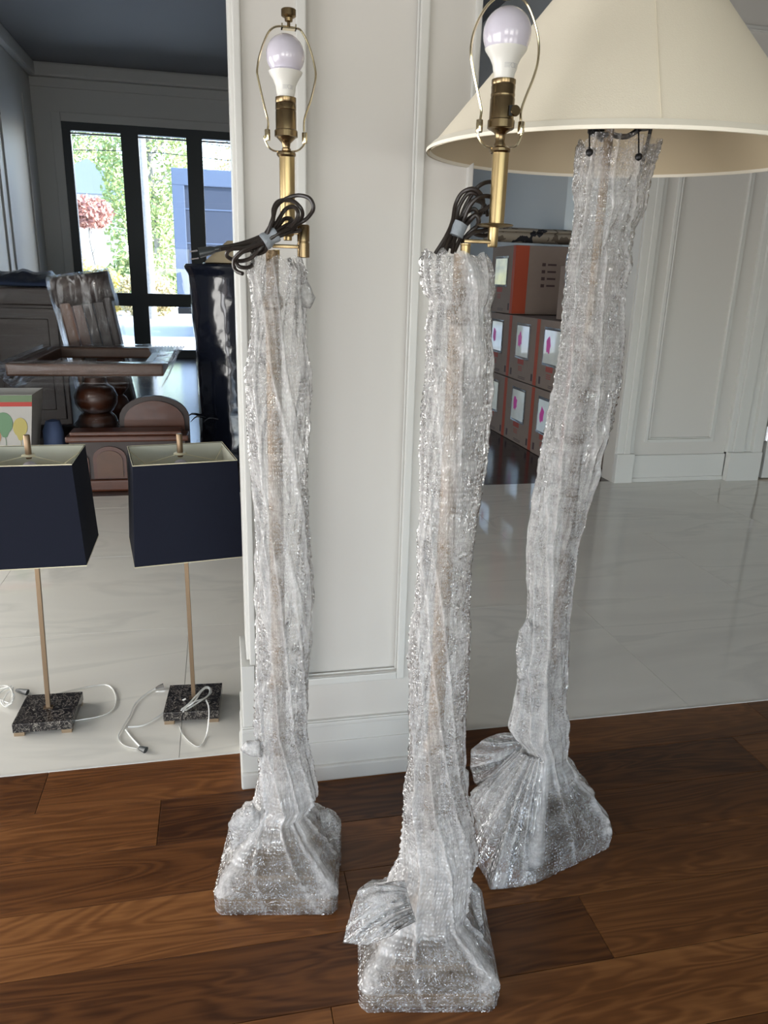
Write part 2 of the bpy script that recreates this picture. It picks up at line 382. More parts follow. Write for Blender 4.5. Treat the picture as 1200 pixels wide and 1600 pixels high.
# ------------------------------------------------------------------ floors
fl = struct(G().box(-3.0, 5.0, -3.6, 1.838, -.06, -.013).done('floor', 'subfloor'))
EDGE = [1.84, 1.674, 1.512, 1.354, 1.195, 1.034]
while EDGE[-1] > -.9: EDGE.append(EDGE[-1]-.1585)
PL = {0: [(-3, -.48, .02), (-.48, 1.62, .06), (1.62, 3.2, -.05), (3.2, 5, .03)],
      1: [(-3, -1.7, .0), (-1.7, -.183, .12), (-.183, 1.45, -.15), (1.45, 2.9, .05), (2.9, 5, 0)],
      2: [(-3, -1.1, 0), (-1.1, .9, .04), (.9, 2.4, -.02), (2.4, 5, .06)],
      3: [(-3, -1.3, .05), (-1.3, .232, .18), (.232, 2.1, .12), (2.1, 5, -.05)],  # own plank tones, right-hand ones raised to stand in for light there
      4: [(-3, -.95, 0), (-.95, .722, -.06), (.722, 2.5, .15), (2.5, 5, 0)],
      5: [(-3, -1.2, .1), (-1.2, .157, .10), (.157, 1.9, .22), (1.9, 5, .05)]}
for i in range(len(EDGE)-1):
    rows = PL.get(i)
    if not rows:
        rows = []; x = -3.0
        while x < 5: 
            x2 = min(5, x+random.uniform(1.2, 2.2)); rows.append((x, x2, random.uniform(-.12, .14))); x = x2
    for x0, x1, tone in rows:
        y1, y0 = EDGE[i], EDGE[i+1]
        g = G().box(x0+.0006, x1-.0006, y0+.0006, y1-.0006, -.013, 0, bev=.0012)
        o = g.done('plank', 'plank', loc=((x0+x1)/2, (y0+y1)/2, 0)); o.parent = fl; o['tone'] = tone
# marble hall
hall = struct(G().box(-3.0, 5.2, 1.84, 4.52, -.06, -.012).done('floor', 'grout'))
ys = [1.8425, 2.668, 3.47, 4.27, 4.52]
for j in range(4):
    xs = [-3.0]; x = -.147-1.57*2 + (.0 if j % 2 == 0 else .785)
    while x < 5.2:
        if x > -3: xs.append(x)
        x += 1.57
    xs.append(5.2)
    for a, b in zip(xs, xs[1:]):
        o = G().box(a+.0007, b-.0007, ys[j]+.0007, ys[j+1]-.0007, -.012, .0005, bev=.0006).done('tile', 'tile', loc=((a+b)/2, (ys[j]+ys[j+1])/2, 0)); o.parent = hall
struct(G().box(-3, 5.2, 1.8375, 1.8432, -.012, .0016).done('trim_1', 'trim'))
# far room floor
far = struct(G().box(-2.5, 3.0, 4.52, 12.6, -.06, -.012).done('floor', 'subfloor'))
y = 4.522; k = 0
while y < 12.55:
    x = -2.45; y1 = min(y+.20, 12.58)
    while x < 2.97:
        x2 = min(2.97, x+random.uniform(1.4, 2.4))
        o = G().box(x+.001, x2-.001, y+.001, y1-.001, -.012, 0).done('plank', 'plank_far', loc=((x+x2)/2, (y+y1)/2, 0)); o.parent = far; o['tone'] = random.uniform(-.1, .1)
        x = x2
    y = y1
# ------------------------------------------------------------------ shell
CZ = 3.0
wl = sbox('wall_left', 'paint', -2.42, -2.32, -3.7, 4.52, 0, CZ)
sbox('wall_right', 'paint', 5.2, 5.3, -3.7, 4.52, 0, CZ)
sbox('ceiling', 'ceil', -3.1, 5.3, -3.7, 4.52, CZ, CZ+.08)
g = G()     # wall behind the camera with three tall window openings
xs = [-3.1, -2.35, -.85, -.2, 1.3, 1.95, 3.45, 5.3]
for i in range(0, 7, 2): g.box(xs[i], xs[i+1], -3.75, -3.62, 0, CZ)
for i in (1, 3, 5): g.box(xs[i], xs[i+1], -3.75, -3.62, 2.15, CZ); g.box(xs[i], xs[i+1], -3.75, -3.62, 0, .12)
struct(g.done('wall_back', 'paint'))
for n, i in enumerate((1, 3, 5)):
    a, b = xs[i], xs[i+1]
    g = G().box(a, a+.05, -3.72, -3.66, .12, 2.15).box(b-.05, b, -3.72, -3.66, .12, 2.15).box(a, b, -3.72, -3.66, .12, .18).box(a, b, -3.72, -3.66, 2.09, 2.15)
    wf = struct(g.done('window_%d' % (n+2), 'frame_black'))
# middle wall between the front room and the hall
y0 = 1.70
wm = struct(G().box(.055, .182, y0, 1.86, .0, CZ).box(.182, .43, y0+.022, 1.86, .0, CZ).box(.43, .545, y0, 1.86, .0, CZ).box(.182, .43, y0, 1.86, 0, .297).done('wall_middle', 'paint'))
def mould(x0, x1, z0, z1, wd=.014, y=y0, m='trim', parent=None, pr=.007):
    G().box(x0, x0+wd, y-pr, y+.001, z0, z1, bev=.003).done('moulding', m, parent)
    G().box(x1-wd, x1, y-pr, y+.001, z0, z1, bev=.003).done('moulding', m, parent)
    G().box(x0+wd, x1-wd, y-pr, y+.001, z0, z0+wd, bev=.003).done('moulding', m, parent)
    G().box(x0+wd, x1-wd, y-pr, y+.001, z1-wd, z1, bev=.003).done('moulding', m, parent)
mould(.170, .442, .276, 2.85, .020, y0, 'trim', wm)
mould(.186, .427, .293, 2.84, .007, y0+.016, 'trim', wm, .005)
G().box(.047, .062, y0-.010, 1.86, .35, CZ, bev=.003).box(.040, .050, y0+.02, 1.86, .35, CZ, bev=.002).done('edge_casing', 'trim', wm)
G().box(.538, .552, y0-.008, 1.86, .35, CZ, bev=.003).done('edge_casing', 'trim', wm)
bb = struct(G().box(.026, .058, y0-.006, 1.868, 0, .345, bev=.002).box(.542, .574, y0-.006, 1.868, 0, .345, bev=.002)
            .box(.022, .578, y0-.010, 1.872, 0, .175, bev=.002).box(.022, .578, y0-.016, 1.876, .160, .172, bev=.003)
            .box(.020, .580, y0-.014, 1.876, 0, .112, bev=.002).box(.017, .583, y0-.024, 1.882, 0, .046, bev=.005).done('baseboard_middle', 'trim'))
sbox('wall_header', 'paint', -3.0, .055, y0, 1.86, 2.45, CZ); sbox('wall_header', 'paint', .545, 5.2, y0, 1.86, 2.45, CZ)
# hall wall on the right, facing the camera
yh = 4.50
wr = struct(G().box(2.57, 3.66, yh, yh+.14, 0, CZ).box(4.6, 5.2, yh, yh+.14, 0, CZ).box(3.66, 4.6, yh, yh+.14, 2.2, CZ).done('wall_hall', 'paint'))
for a, b, d in ((2.575, 2.625, .020), (2.625, 2.668, .030), (2.668, 2.70, .016), (3.40, 3.44, .03), (3.44, 3.52, .045), (3.52, 3.58, .03), (3.58, 3.655, .06)):
    G().box(a, b, yh-d, yh, .0, CZ, bev=.004).done('casing', 'trim', wr)
mould(2.775, 3.295, .27, 2.75, .022, yh, 'trim', wr, .012)
mould(2.800, 3.270, .295, 2.73, .008, yh, 'trim', wr, .018)
for a, b in ((.0, .185),): struct(G().box(2.70, 3.40, yh-.02, yh, a, b, bev=.004).box(2.70, 3.40, yh-.03, yh, 0, .03, bev=.006).box(2.57, 2.70, yh-.04, yh, 0, .20, bev=.004).box(3.40, 3.655, yh-.07, yh, 0, .20, bev=.004).done('baseboard_hall', 'trim'))
sbox('door_light_block', 'paint', 3.60, 4.66, yh+.14, yh+.20, 0, 2.4)  # unseen backing added to stop daylight leaking past the door
dr = struct(G().box(3.69, 4.55, yh-.055, yh-.015, .012, 2.18, bev=.004).done('door_1', 'trim'))
for z in (.33, 1.15, 1.95):
    h = G().lathe([(.009, -.05), (.009, .05)], (3.672, yh-.066, z), 12)
    h.box(3.655, 3.672, yh-.064, yh-.060, z-.05, z+.05).box(3.672, 3.70, yh-.061, yh-.056, z-.05, z+.05).done('hinge', 'steel', dr, True)
sbox('wall_header', 'paint', -3.0, 2.57, yh, yh+.14, 2.95, 4.0)
sbox('wall_hall', 'paint_far', -3.0, -2.44, yh, yh+.14, 0, 4.0)
# far room
sbox('wall_left', 'paint_far', -2.54, -2.44, 4.52, 12.6, 0, 4.0)
sbox('wall_right', 'paint_far', 2.97, 3.07, 4.64, 12.6, 0, 4.0)
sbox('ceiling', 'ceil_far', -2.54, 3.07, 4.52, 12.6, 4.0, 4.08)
WY = 12.5
wx = [-2.07, .62]
g = G().box(-2.54, wx[0], WY, WY+.2, 0, 4).box(wx[1], 3.07, WY, WY+.2, 0, 4).box(wx[0], wx[1], WY, WY+.2, 3.28, 4)
struct(g.done('wall_far', 'paint_far'))
struct(G().box(-2.44, 2.97, WY-.10, WY, 3.82, 4.0, bev=.03).box(-2.44, 2.97, WY-.03, WY, 3.70, 3.82, bev=.01).box(-2.44, -2.34, 4.6, WY, 3.82, 4, bev=.03).done('trim_2', 'paint_far'))
struct(G().box(-2.20, -2.07, WY-.03, WY, 0, 3.40, bev=.01).box(-2.07, .75, WY-.028, WY, 3.28, 3.40, bev=.01).done('trim_3', 'paint_far'))
win = struct(G().box(-2.07, -1.955, WY-.02, WY+.08, 0, 3.17).box(-1.275, -1.035, WY-.04, WY+.08, 0, 3.28).box(-.362, -.136, WY-.04, WY+.08, 0, 3.28).box(.50, .62, WY-.02, WY+.08, 0, 3.28)
             .box(-2.07, .62, WY-.03, WY+.08, 3.17, 3.28).done('window_1', 'frame_black'))
for a, b in ((-1.955, -1.275), (-1.035, -.362), (-.136, .50)):
    G().box(a, b, WY-.03, WY+.07, .775, .965).done('rail', 'frame_black', win)
    G().box(a, b, WY-.03, WY+.07, 0, .115).done('rail', 'frame_black', win)
    G().box(a, b, WY-.01, WY+.0, 3.125, 3.150).done('blind_bar', 'steel', win)
    G().box(a, b, WY+.02, WY+.026, .965, 3.17).done('pane', 'glass', win)
    G().box(a, b, WY+.02, WY+.026, .115, .775).done('pane', 'glass', win)
# panel mouldings of the far room's left wall
for yy in (7.2, 9.0, 10.6):
    struct(G().box(-2.44, -2.42, yy, yy+.03, .3, 3.5).box(-2.44, -2.42, yy+1.3, yy+1.33, .3, 3.5).done('trim_4', 'paint_far'))
struct(G().box(2.93, 2.975, 6.25, 6.42, 0, 2.9, bev=.006).done('trim_5', 'trim'))

# ------------------------------------------------------------------ bubble wrap shell
def lerp(a, b, t): return a+(b-a)*t
def interp(tab, x):
    if x <= tab[0][0]: return tab[0][1:]
    for p, q in zip(tab, tab[1:]):
        if x <= q[0]:
            t = (x-p[0])/(q[0]-p[0]); t = t*t*(3-2*t)
            return [lerp(a, b, t) for a, b in zip(p[1:], q[1:])]
    return tab[-1][1:]
def shell(parent, name, mt, yc, rows, tent, cen, yaw, seed, depth=.85, jag=.012, nz=330, na=168, twist=1.2, topfly=0, dense=(0, .3)):
    """rows: (py, left px, right px) of the sleeve's outline at depth yc; tent: (z, half width, squareness) stations near the base"""
    tab = []
    for z, h, sq in tent: tab.append((z, cen[0], h, h, sq, cen[1]))
    for py, a, b in rows:
        A, B = W(a, py, yc), W(b, py, yc)
        tab.append(((A.z+B.z)/2, (A.x+B.x)/2, (B.x-A.x)/2*.97, (B.x-A.x)/2*depth, 0, yc))
    tab.sort(key=lambda t: t[0])
    z0, z1 = tab[0][0], tab[-1][0]
    bm = bmesh.new(); uvl = bm.loops.layers.uv.new('UVMap'); lay = bm.verts.layers.float.new('layers')
    grid = []; so = Vector((seed*13.7, seed*5.1, seed*3.3))
    zt = [t[0] for t in tent]; zneck = max(zt)
    for i in range(nz+1):
        t = i/nz; z = lerp(z0, z1, t**1.12)
        cx, hx, hy, sq, cy = interp(tab, z)
        ring = []
        for k in range(na):
            a = 2*math.pi*k/na; ca, sa = math.cos(a), math.sin(a)
            circ = 1.0
            aa = a - yaw; c2, s2 = abs(math.cos(aa)), abs(math.sin(aa))
            sqr = 1/max(c2, s2)
            sqr = min(sqr, 1.33)
            r = lerp(circ, sqr, sq)
            # folds: run along the sleeve and slowly spiral; in the tent they fan to the corners
            f1 = noise.noise(Vector((ca*1.6, sa*1.6, z*2.2+a*.0))+so)
            sp = a + twist*z*2
            rid = 1-abs(noise.noise(Vector((math.cos(sp)*1.5, math.sin(sp)*1.5, z*1.8))+so*2))*3
            rid2 = 1-abs(noise.noise(Vector((math.cos(sp*1)*6.5, math.sin(sp)*3.2, z*4.5))+so*3))*3
            cr = noise.noise(Vector((cx+hx*ca, cy+hy*sa, z))*38+so)
            cr2 = noise.noise(Vector((cx+hx*ca, cy+hy*sa, z))*95+so)
            w_ = min(1, hx/.05)
            flat = smooth01((z-.05)/.05)
            big = noise.noise(Vector((ca*1.2, sa*1.2, z*9))+so*4)
            lo = 1 if z > zneck else 1.25
            d = (f1*.06+ (max(0, rid)**5)*.13*lo + (max(0, rid2)**4)*.05+big*.045)*hx*flat + (cr*.0022+cr2*.0003)*(.35+.65*flat)
            x = cx+(hx*r+d)*ca; y = cy+(hy*r+d)*sa
            zz = z
            if z > z1-.02 and topfly: zz += topfly*noise.noise(Vector((ca*2.4, sa*2.4, seed)))*(z-z1+.02)/.02
            if z < .004: zz = 0.0008
            v = bm.verts.new((x, y, zz)); 
            dl = -.16*smooth01((z-z1+.06)/.06)
            if z < dense[1]: dl = .26*smooth01((dense[1]-z)/.14)*smooth01((z-zneck*.6)/.06)
            if z < zneck and sq > 0:
                cfan = (max(abs(math.cos(aa)), abs(math.sin(aa)))-.7071)/.2929     # 0 at corners, 1 at face centres
                if z < .045: dl -= .12
                dl += lerp(.28, -.16, smooth01(cfan*1.7))*smooth01((z-.03)/.03)
            v[lay] = dl + .30*max(0, rid)**5 + .10*max(0, noise.noise(Vector((ca*1.3, sa*1.3, z*4))+so*6)) - .04
            ring.append(v)
        grid.append((ring, z, hx))
    ul = 0; 
    for i in range(nz):
        (r0, za, ha), (r1, zb, hb) = grid[i], grid[i+1]
        du = math.hypot(zb-za, ha-hb)
        for k in range(na):
            j = (k+1) % na
            f = bm.faces.new((r0[k], r0[j], r1[j], r1[k])); f.smooth = True
            hh = .055
            uu = [2*math.pi*k/na*hh*1.2, 2*math.pi*(k+1)/na*hh*1.2]
            for lp, (u, v) in zip(f.loops, ((uu[0], ul), (uu[1], ul), (uu[1], ul+du), (uu[0], ul+du))): lp[uvl].uv = (u*2.5 if ha > .09 else u*1.6, v)
        ul += du
    off = world_loc(parent)
    for v in bm.verts: v.co -= off
    me = bpy.data.meshes.new(name); bm.to_mesh(me); bm.free(); me.materials.append(M[mt])
    o = bpy.data.objects.new(name, me); COL.objects.link(o); o.parent = parent
    return o
def smooth01(t): t = max(0, min(1, t)); return t*t*(3-2*t)
def flap(parent, name, outline, yc, thick, seed, mt='bubble', ruff=.006, den=.12, anchor=None, fan=.012, y2=None):
    """a puffy loose fold of film: pixel outline at depth yc, with real thickness and crumple"""
    P = [W(px, py, yc) for px, py in outline]; c = sum(P, Vector())/len(P)
    n = 96; dense_ = []
    m_ = len(P)
    for i in range(n):
        t = i/n*m_; a = int(t); f = t-a; dense_.append(P[a % m_].lerp(P[(a+1) % m_], f))
    bm = bmesh.new(); uvl = bm.loops.layers.uv.new('UVMap'); lay = bm.verts.layers.float.new('layers')
    so = Vector((seed, seed*2, seed*3)); rings = []
    R_ = 26
    for sgn in (1,):
        for k in range(-R_, R_+1):
            t = k/R_; rad = math.cos(t*math.pi/2)**.5 if abs(t) < 1 else .0
            off = math.sin(t*math.pi/2)*thick
            ring = []
            for p in dense_:
                q = c+(p-c)*max(.02, rad)
                fold = noise.noise(Vector((q.x*9, q.z*26, q.y*9))+so)*ruff*2 + noise.noise(q*60+so)*ruff*.5
                if anchor:
                    A_ = W(anchor[0], anchor[1], yc); an = math.atan2(q.z-A_.z, q.x-A_.x); di = math.hypot(q.z-A_.z, q.x-A_.x)
                    fold += fan*(abs(noise.noise(Vector((an*3.2, seed, 0))))*2-.4)*min(1, di/.06)
                    if y2 is not None: fold += y2*min(1, di/.22)
                v = bm.verts.new((q.x+noise.noise(q*40+so)*ruff*.4, q.y+off+fold, q.z+noise.noise(q*33+so*2)*ruff*.5)); v[lay] = den
                ring.append(v)
            rings.append(ring)
    for a, b in zip(rings, rings[1:]):
        for k in range(n):
            j = (k+1) % n; f = bm.faces.new((a[k], a[j], b[j], b[k])); f.smooth = True
            for lp in f.loops: lp[uvl].uv = (lp.vert.co.x, lp.vert.co.z)
    off = world_loc(parent)
    for v in bm.verts: v.co -= off
    me = bpy.data.meshes.new(name); bm.to_mesh(me); bm.free(); me.materials.append(M[mt])
    o = bpy.data.objects.new(name, me); COL.objects.link(o); o.parent = parent; return o

def sheet(parent, name, inner, outer, seed, amp=.010, den=0.0, nt_=150, nr=46, freq=7.0, bulge=.015, over=.0):
    """a loose fan of film gathered along 'inner' and spreading to 'outer' (world points)"""
    def along(P, t):
        ls = [(b-a).length for a, b in zip(P, P[1:])]; tot = sum(ls); d = t*tot
        for (a, b), l in zip(zip(P, P[1:]), ls):
            if d <= l: return a.lerp(b, d/l if l else 0)
            d -= l
        return P[-1].copy()
    bm = bmesh.new(); uvl = bm.loops.layers.uv.new('UVMap'); lay = bm.verts.layers.float.new('layers'); G_ = []
    so = Vector((seed, seed*1.7, seed*.6)); ci = sum(outer, Vector())/len(outer)
    nrm = (outer[0]-inner[0]).cross(outer[-1]-inner[0]); nrm.normalize()
    if nrm.y > 0: nrm = -nrm
    for i in range(nt_+1):
        t = i/nt_; a, b = along(inner, t), along(outer, t); row = []
        for j in range(nr+1):
            q = j/nr; p = a.lerp(b, q)
            fold = (1-abs(noise.noise(Vector((t*freq, q*.5, seed))))*3.2)*amp*min(1, .25+q*1.3)*(1-.45*q*q)
            fold += bulge*math.sin(math.pi*q)*math.sin(math.pi*t)**.6 + noise.noise(p*45+so)*.0022
            p = p+nrm*fold; p.z = max(.0015, p.z)
            v = bm.verts.new(p); v[lay] = den + .20*max(0, 1-abs(noise.noise(Vector((t*freq, q*.5, seed))))*7)-.10*q; row.append(v)
        G_.append(row)
    for i in range(nt_):
        for j in range(nr):
            f = bm.faces.new((G_[i][j], G_[i+1][j], G_[i+1][j+1], G_[i][j+1])); f.smooth = True
            W_ = (outer[0]-outer[-1]).length+.1; H_ = (outer[0]-inner[0]).length+.03
            for lp, (u, v) in zip(f.loops, ((i, j), (i+1, j), (i+1, j+1), (i, j+1))): lp[uvl].uv = (u/nt_*W_, v/nr*H_)
    off = world_loc(parent)
    for v in bm.verts: v.co -= off
    me = bpy.data.meshes.new(name); bm.to_mesh(me); bm.free(); me.materials.append(M['bubble'])
    o = bpy.data.objects.new(name, me); COL.objects.link(o); o.parent = parent
    md = o.modifiers.new('thickness', 'SOLIDIFY'); md.thickness = .0025; md.offset = 0
    return o
# ------------------------------------------------------------------ swing-arm floor lamps
def zt(py, y, px=450): return W(px, py, y).z
def bulb(root, cx, yc, wpx, ytop, ywide, ysplit, ycol, px):
    zs = lambda v: zt(v, yc, px)
    ax, bx = W(px-wpx/2, ywide, yc), W(px+wpx/2, ywide, yc); R = (bx-ax).length/2
    c = (cx, yc, 0); zw = zs(ywide); ztop = zw+R; zsp = zs(ysplit); zc = zs(ycol)
    b = G().lathe([(.0135, zc-.004), (.0142, zc+.004), (R*.50, zc+.010), (R*.53, zc+(zsp-zc)*.45), (R*.66, zc+(zsp-zc)*.70), (R*.86, zsp-.002), (R*.88, zsp)], c, 40).done('light_bulb', 'collar', root, True)
    pr = []
    a0 = math.asin(max(-1, (zsp-zw)/R))
    for i in range(17):
        a = a0+(math.pi/2-a0)*i/16; pr.append((max(.0003, R*math.cos(a)), zw+R*math.sin(a)))
    pr[0] = (R*.885, zsp)
    o = G().lathe(pr, c, 48).done('diffuser', 'globe', b, True)
    g = G(); rr = R*.535
    zq = zc+(zsp-zc)*.42
    for s in range(4):                                     # tiny printed lines on the collar
        for a0, a1 in ((-112, -82), (-66, -46)):
            pts = []
            for q in range(7):
                a = math.radians(lerp(a0, a1-s*2, q/6)); pts.append((cx+(rr+.0002)*math.cos(a), yc+(rr+.0002)*math.sin(a), zq-s*.0017))
            g.tube(pts, .00028, 4, 1)
    pts = []
    for q in range(13):
        t = 2*math.pi*q/12; a = math.radians(-74)+.0030*math.cos(t)/rr; pts.append((cx+(rr+.0002)*math.cos(a), yc+(rr+.0002)*math.sin(a), zq-.0025+.0030*math.sin(t)))
    g.tube(pts, .00028, 4, 1)
    g.done('printed_marks', 'print', b)['kind'] = 'stuff'
    return R
def base_parts(root, cx, cy, yaw, metal, ztop_pole, half=.122, pr=.014):
    rot = Matrix.Rotation(yaw, 3, 'Z')
    G().box(cx-half, cx+half, cy-half, cy+half, .001, .034, bev=.006, rot=rot).done('base', metal, root, True)
    G().box(cx-half*.62, cx+half*.62, cy-half*.62, cy+half*.62, .034, .050, bev=.004, rot=rot).done('base_step', metal, root, True)
    G().box(cx-.036, cx+.036, cy-.036, cy+.036, .05, .125, bev=.005, rot=rot).done('pedestal', metal, root, True)
    pole = [(.030, .125), (.034, .135), (.022, .15), (pr, .17), (pr, .45), (pr*1.5, .46), (pr*1.5, .475), (pr, .49), (pr, ztop_pole-.10), (pr*1.3, ztop_pole-.095), (pr*1.3, ztop_pole-.08), (pr*.8, ztop_pole-.07), (pr*.8, ztop_pole)]
    G().lathe(pole, (cx, cy, 0), 28).done('pole', metal, root, True)
def strands(root, pts_list, r, yc, o, sc, mt, name='power_cord', wob=.010):
    g = G(); rr = random.Random(5)
    for n, pts in enumerate(pts_list):
        P = []; ph = rr.uniform(0, 6)
        for i, (x, y) in enumerate(pts):
            w = W(o[0]+x/sc, o[1]+y/sc, yc + wob*math.sin(ph+i*1.3)+(n % 3-1)*.006); P.append(w)
        g.tube(P, r, 8, 6)
    return g.done(name, mt, root, True)

# ---- lamp 1
def lamp_one():
    yc = 1.388; cx = .096; px = 447
    root = thing('floor_lamp', 'leftmost bubble-wrapped brass floor lamp, its black plug hanging left, no knob on the socket', 'floor lamp', (cx, yc, 0), 'bubble-wrapped floor lamps with bare bulbs')
    base_parts(root, cx, yc, math.radians(-10.4), 'gold_leaf', zt(392, yc))
    X = W(447, 200, yc).x; z = lambda v: zt(v, yc, 447); Xt = W(449, 300, yc).x
    c = (X, yc, 0); s = .00103
    # socket
    G().lathe([(16.6*s, z(153)), (16.6*s, z(161)), (15.9*s, z(162)), (16.6*s, z(163)), (16.6*s, z(172)), (15.8*s, z(173)), (16.6*s, z(175)), (16.6*s, z(203))][::-1], c, 40).done('socket', 'antique', root, True)
    g = G(); 
    g.lathe([(16.5*s, z(215)), (18.6*s, z(214)), (18.6*s, z(205)), (17*s, z(203))], c, 60)
    o = g.done('knurled_ring', 'antique', root, True)
    G().lathe([(7*s, z(237)), (7.5*s, z(233)), (6*s, z(231)), (7*s, z(224)), (9*s, z(222)), (14*s, z(217)), (17.5*s, z(212))], c, 40).done('socket_cup', 'antique', root, True)
    c2 = (Xt, yc, 0)
    G().lathe([(13*s, z(246)), (15.5*s, z(243)), (15.5*s, z(240)), (13*s, z(237)), (8*s, z(236))], c, 40).done('collar_ring', 'antique', root, True)
    G().lathe([(11.2*s, z(346)), (12.3*s, z(340)), (12.6*s, z(244))], c2, 40).done('upper_tube', 'brass', root, True)
    # bulb, harp, finial
    bulb(root, X, yc, 60, 55, 87, 113, 153, 447)
    A = [(447, 237), (430, 236), (420, 230), (414, 218), (413, 212)]; B = [(447, 237), (463, 236), (472, 230), (478, 220), (479, 214)]
    g = G(); g.tube([W(*p, yc) for p in A], .0016, 8); g.tube([W(*p, yc) for p in B], .0016, 8)
    g.done('harp_saddle', 'polished', root, True)
    hp = [(418, 204), (419, 190), (413, 165), (404, 125), (402, 108), (407, 82), (417, 55), (426, 44), (438, 41), (462, 44), (472, 50), (484, 75), (492, 105), (493, 124), (486, 155), (476, 185), (475, 206)]
    G().tube([W(*p, yc) for p in hp], .0017, 8, 5).done('harp', 'polished', root, True)
    for p in ((418, 211), (476, 216)):
        w = W(*p, yc); G().lathe([(.0042, -.0085), (.0046, -.0075), (.0046, .0075), (.0042, .0085)], w, 14).done('harp_sleeve', 'polished', root, True)
    Xf = W(451, 30, yc).x; cf = (Xf, yc, 0)
    g = G().box(Xf-.012, Xf+.012, yc-.006, yc+.006, z(46), z(44)); g.box(Xf-.012, Xf-.010, yc-.006, yc+.006, z(46), z(38)); g.box(Xf+.010, Xf+.012, yc-.006, yc+.006, z(46), z(38)); g.done('harp_bracket', 'polished', root)
    G().lathe([(2.5*s, z(44)), (2.5*s, z(35)), (6*s, z(33)), (6.5*s, z(28)), (9*s, z(27)), (11.5*s, z(25)), (11.5*s, z(15)), (10.5*s, z(14))], cf, 32).done('finial', 'antique', root, True)
    # swing arm: hinge cylinder, two arms, stub
    ch = W(474, 375, yc).x
    G().lathe([(9*s, z(402)), (10.5*s, z(401)), (10.5*s, z(379)), (9.6*s, z(378)), (9.6*s, z(377)), (10.5*s, z(376)), (10.5*s, z(352)), (9*s, z(350))], (ch, yc, 0), 32).done('hinge_cylinder', 'antique', root, True)
    xs_ = W(431, 392, yc).x
    G().lathe([(6.5*s, z(405)), (6.5*s, z(391))], (xs_, yc, 0), 24).done('pole_stub', 'brass', root, True)
    G().box(xs_-.006, ch, yc-.005, yc+.005, z(388), z(382), bev=.001).done('lower_arm', 'antique', root, True)
    G().box(Xt-.004, ch, yc-.005, yc+.005, z(366), z(361), bev=.001).done('upper_arm', 'antique', root, True)
    G().lathe([(6*s, z(376)), (7*s, z(375)), (7*s, z(370)), (9*s, z(369)), (11*s, z(366)), (11*s, z(346))], c2, 28).done('tube_foot', 'brass', root, True)
    # cord
    o = (300, 220); sc = 5.4545
    S_ = [[(640, 800), (690, 660), (720, 560), (790, 500), (900, 465), (1000, 490), (1035, 570), (1000, 640), (940, 690), (840, 740), (740, 790), (640, 850)],
          [(630, 790), (690, 680), (695, 580), (740, 515), (850, 510), (925, 570), (940, 640), (890, 700), (800, 740), (700, 800), (600, 870)],
          [(650, 810), (740, 720), (790, 665), (850, 670), (820, 720), (720, 790), (620, 870)],
          [(660, 800), (745, 660), (800, 580), (870, 565), (905, 620), (870, 700), (770, 770), (640, 850)],
          [(660, 820), (760, 745), (860, 700), (880, 740), (800, 790), (700, 830)],
          [(640, 790), (500, 850), (380, 885), (240, 912)],
          [(650, 810), (500, 870), (380, 900), (240, 925)],
          [(620, 840), (480, 910), (330, 925), (300, 985), (400, 1025), (500, 1000), (570, 930), (620, 880)],
          [(630, 860), (520, 920), (430, 950), (375, 1010), (400, 1070), (480, 1080), (520, 1040), (510, 980), (560, 940), (640, 890)],
          [(610, 870), (450, 930), (365, 1000), (358, 1070), (380, 1110), (432, 1133)],
          [(620, 850), (500, 900), (540, 965), (620, 940), (640, 880), (600, 850)],
          [(780, 790), (850, 775), (900, 770), (920, 760)]]
    cord = strands(root, S_, .0034, yc-.035, o, sc, 'cord')
    # plug
    a, b = W(300+232/sc, 220+920/sc, yc-.035), W(300+60/sc, 220+955/sc, yc-.035)
    G().tube([a+(a-b)*.25, a, a+(b-a)*.25], .0048, 10, 1).tube([a+(b-a)*.22, a+(b-a)*.4, b], lambda t: .0055+.0040*t, 10, 1, flat=.8).done('plug', 'plug', cord, True)
    g = G()
    for q in ((35, 935, -18, 945), (45, 1000, -10, 1008)):
        g.tube([W(300+(q[0]+12)/sc, 220+q[1]/sc, yc-.035), W(300+(q[2])/sc, 220+q[3]/sc, yc-.035)], .0012, 6, 1)
    split_loose(g.done('prong', 'steel', cord))
    a, b = W(300+610/sc, 220+865/sc, yc-.04), W(300+725/sc, 220+790/sc, yc-.04)
    G().tube([a, a.lerp(b, .33), a.lerp(b, .66), b], lambda t: .0135-.002*t+.001*math.sin(t*9), 18, 4).done('cord_tape', 'tape', cord, True)
    # wrap
    rows = [(1245, 402, 496), (1200, 404, 488), (1165, 402, 482), (1130, 396, 480), (1098, 399, 483), (1050, 402, 485), (980, 402, 489), (920, 401, 490), (850, 399, 485), (800, 397, 484), (745, 392, 479), (700, 386, 478), (620, 382, 483), (585, 381, 482), (550, 388, 478), (500, 393, 474), (450, 390, 474), (425, 386, 476), (403, 392, 468)]
    shell(root, 'bubble_wrap', 'bubble', yc, rows, [(0, .1285, 1), (.042, .130, 1), (.060, .124, .9), (.10, .100, .6), (.135, .075, .4), (.165, .058, .15)], (cx, yc-.002), math.radians(-10.4), 1.3, topfly=.014, dense=(0, .36))
    flap(root, 'wrap_flap', [(470, 400), (482, 440), (492, 465), (484, 482), (470, 480), (462, 440)], yc, .012, 3)
    flap(root, 'wrap_flap', [(376, 1170), (384, 1156), (405, 1155), (410, 1180), (392, 1178)], yc-.02, .008, 5)
    flap(root, 'wrap_flap', [(498, 1270), (512, 1268), (533, 1285), (533, 1350), (525, 1400), (505, 1350)], yc-.01, .02, 6, den=-.05)
    flap(root, 'wrap_flap', [(356, 1290), (375, 1270), (395, 1255), (410, 1275), (395, 1330), (365, 1345)], yc-.03, .016, 8, den=0)
    return root
lamp_one()
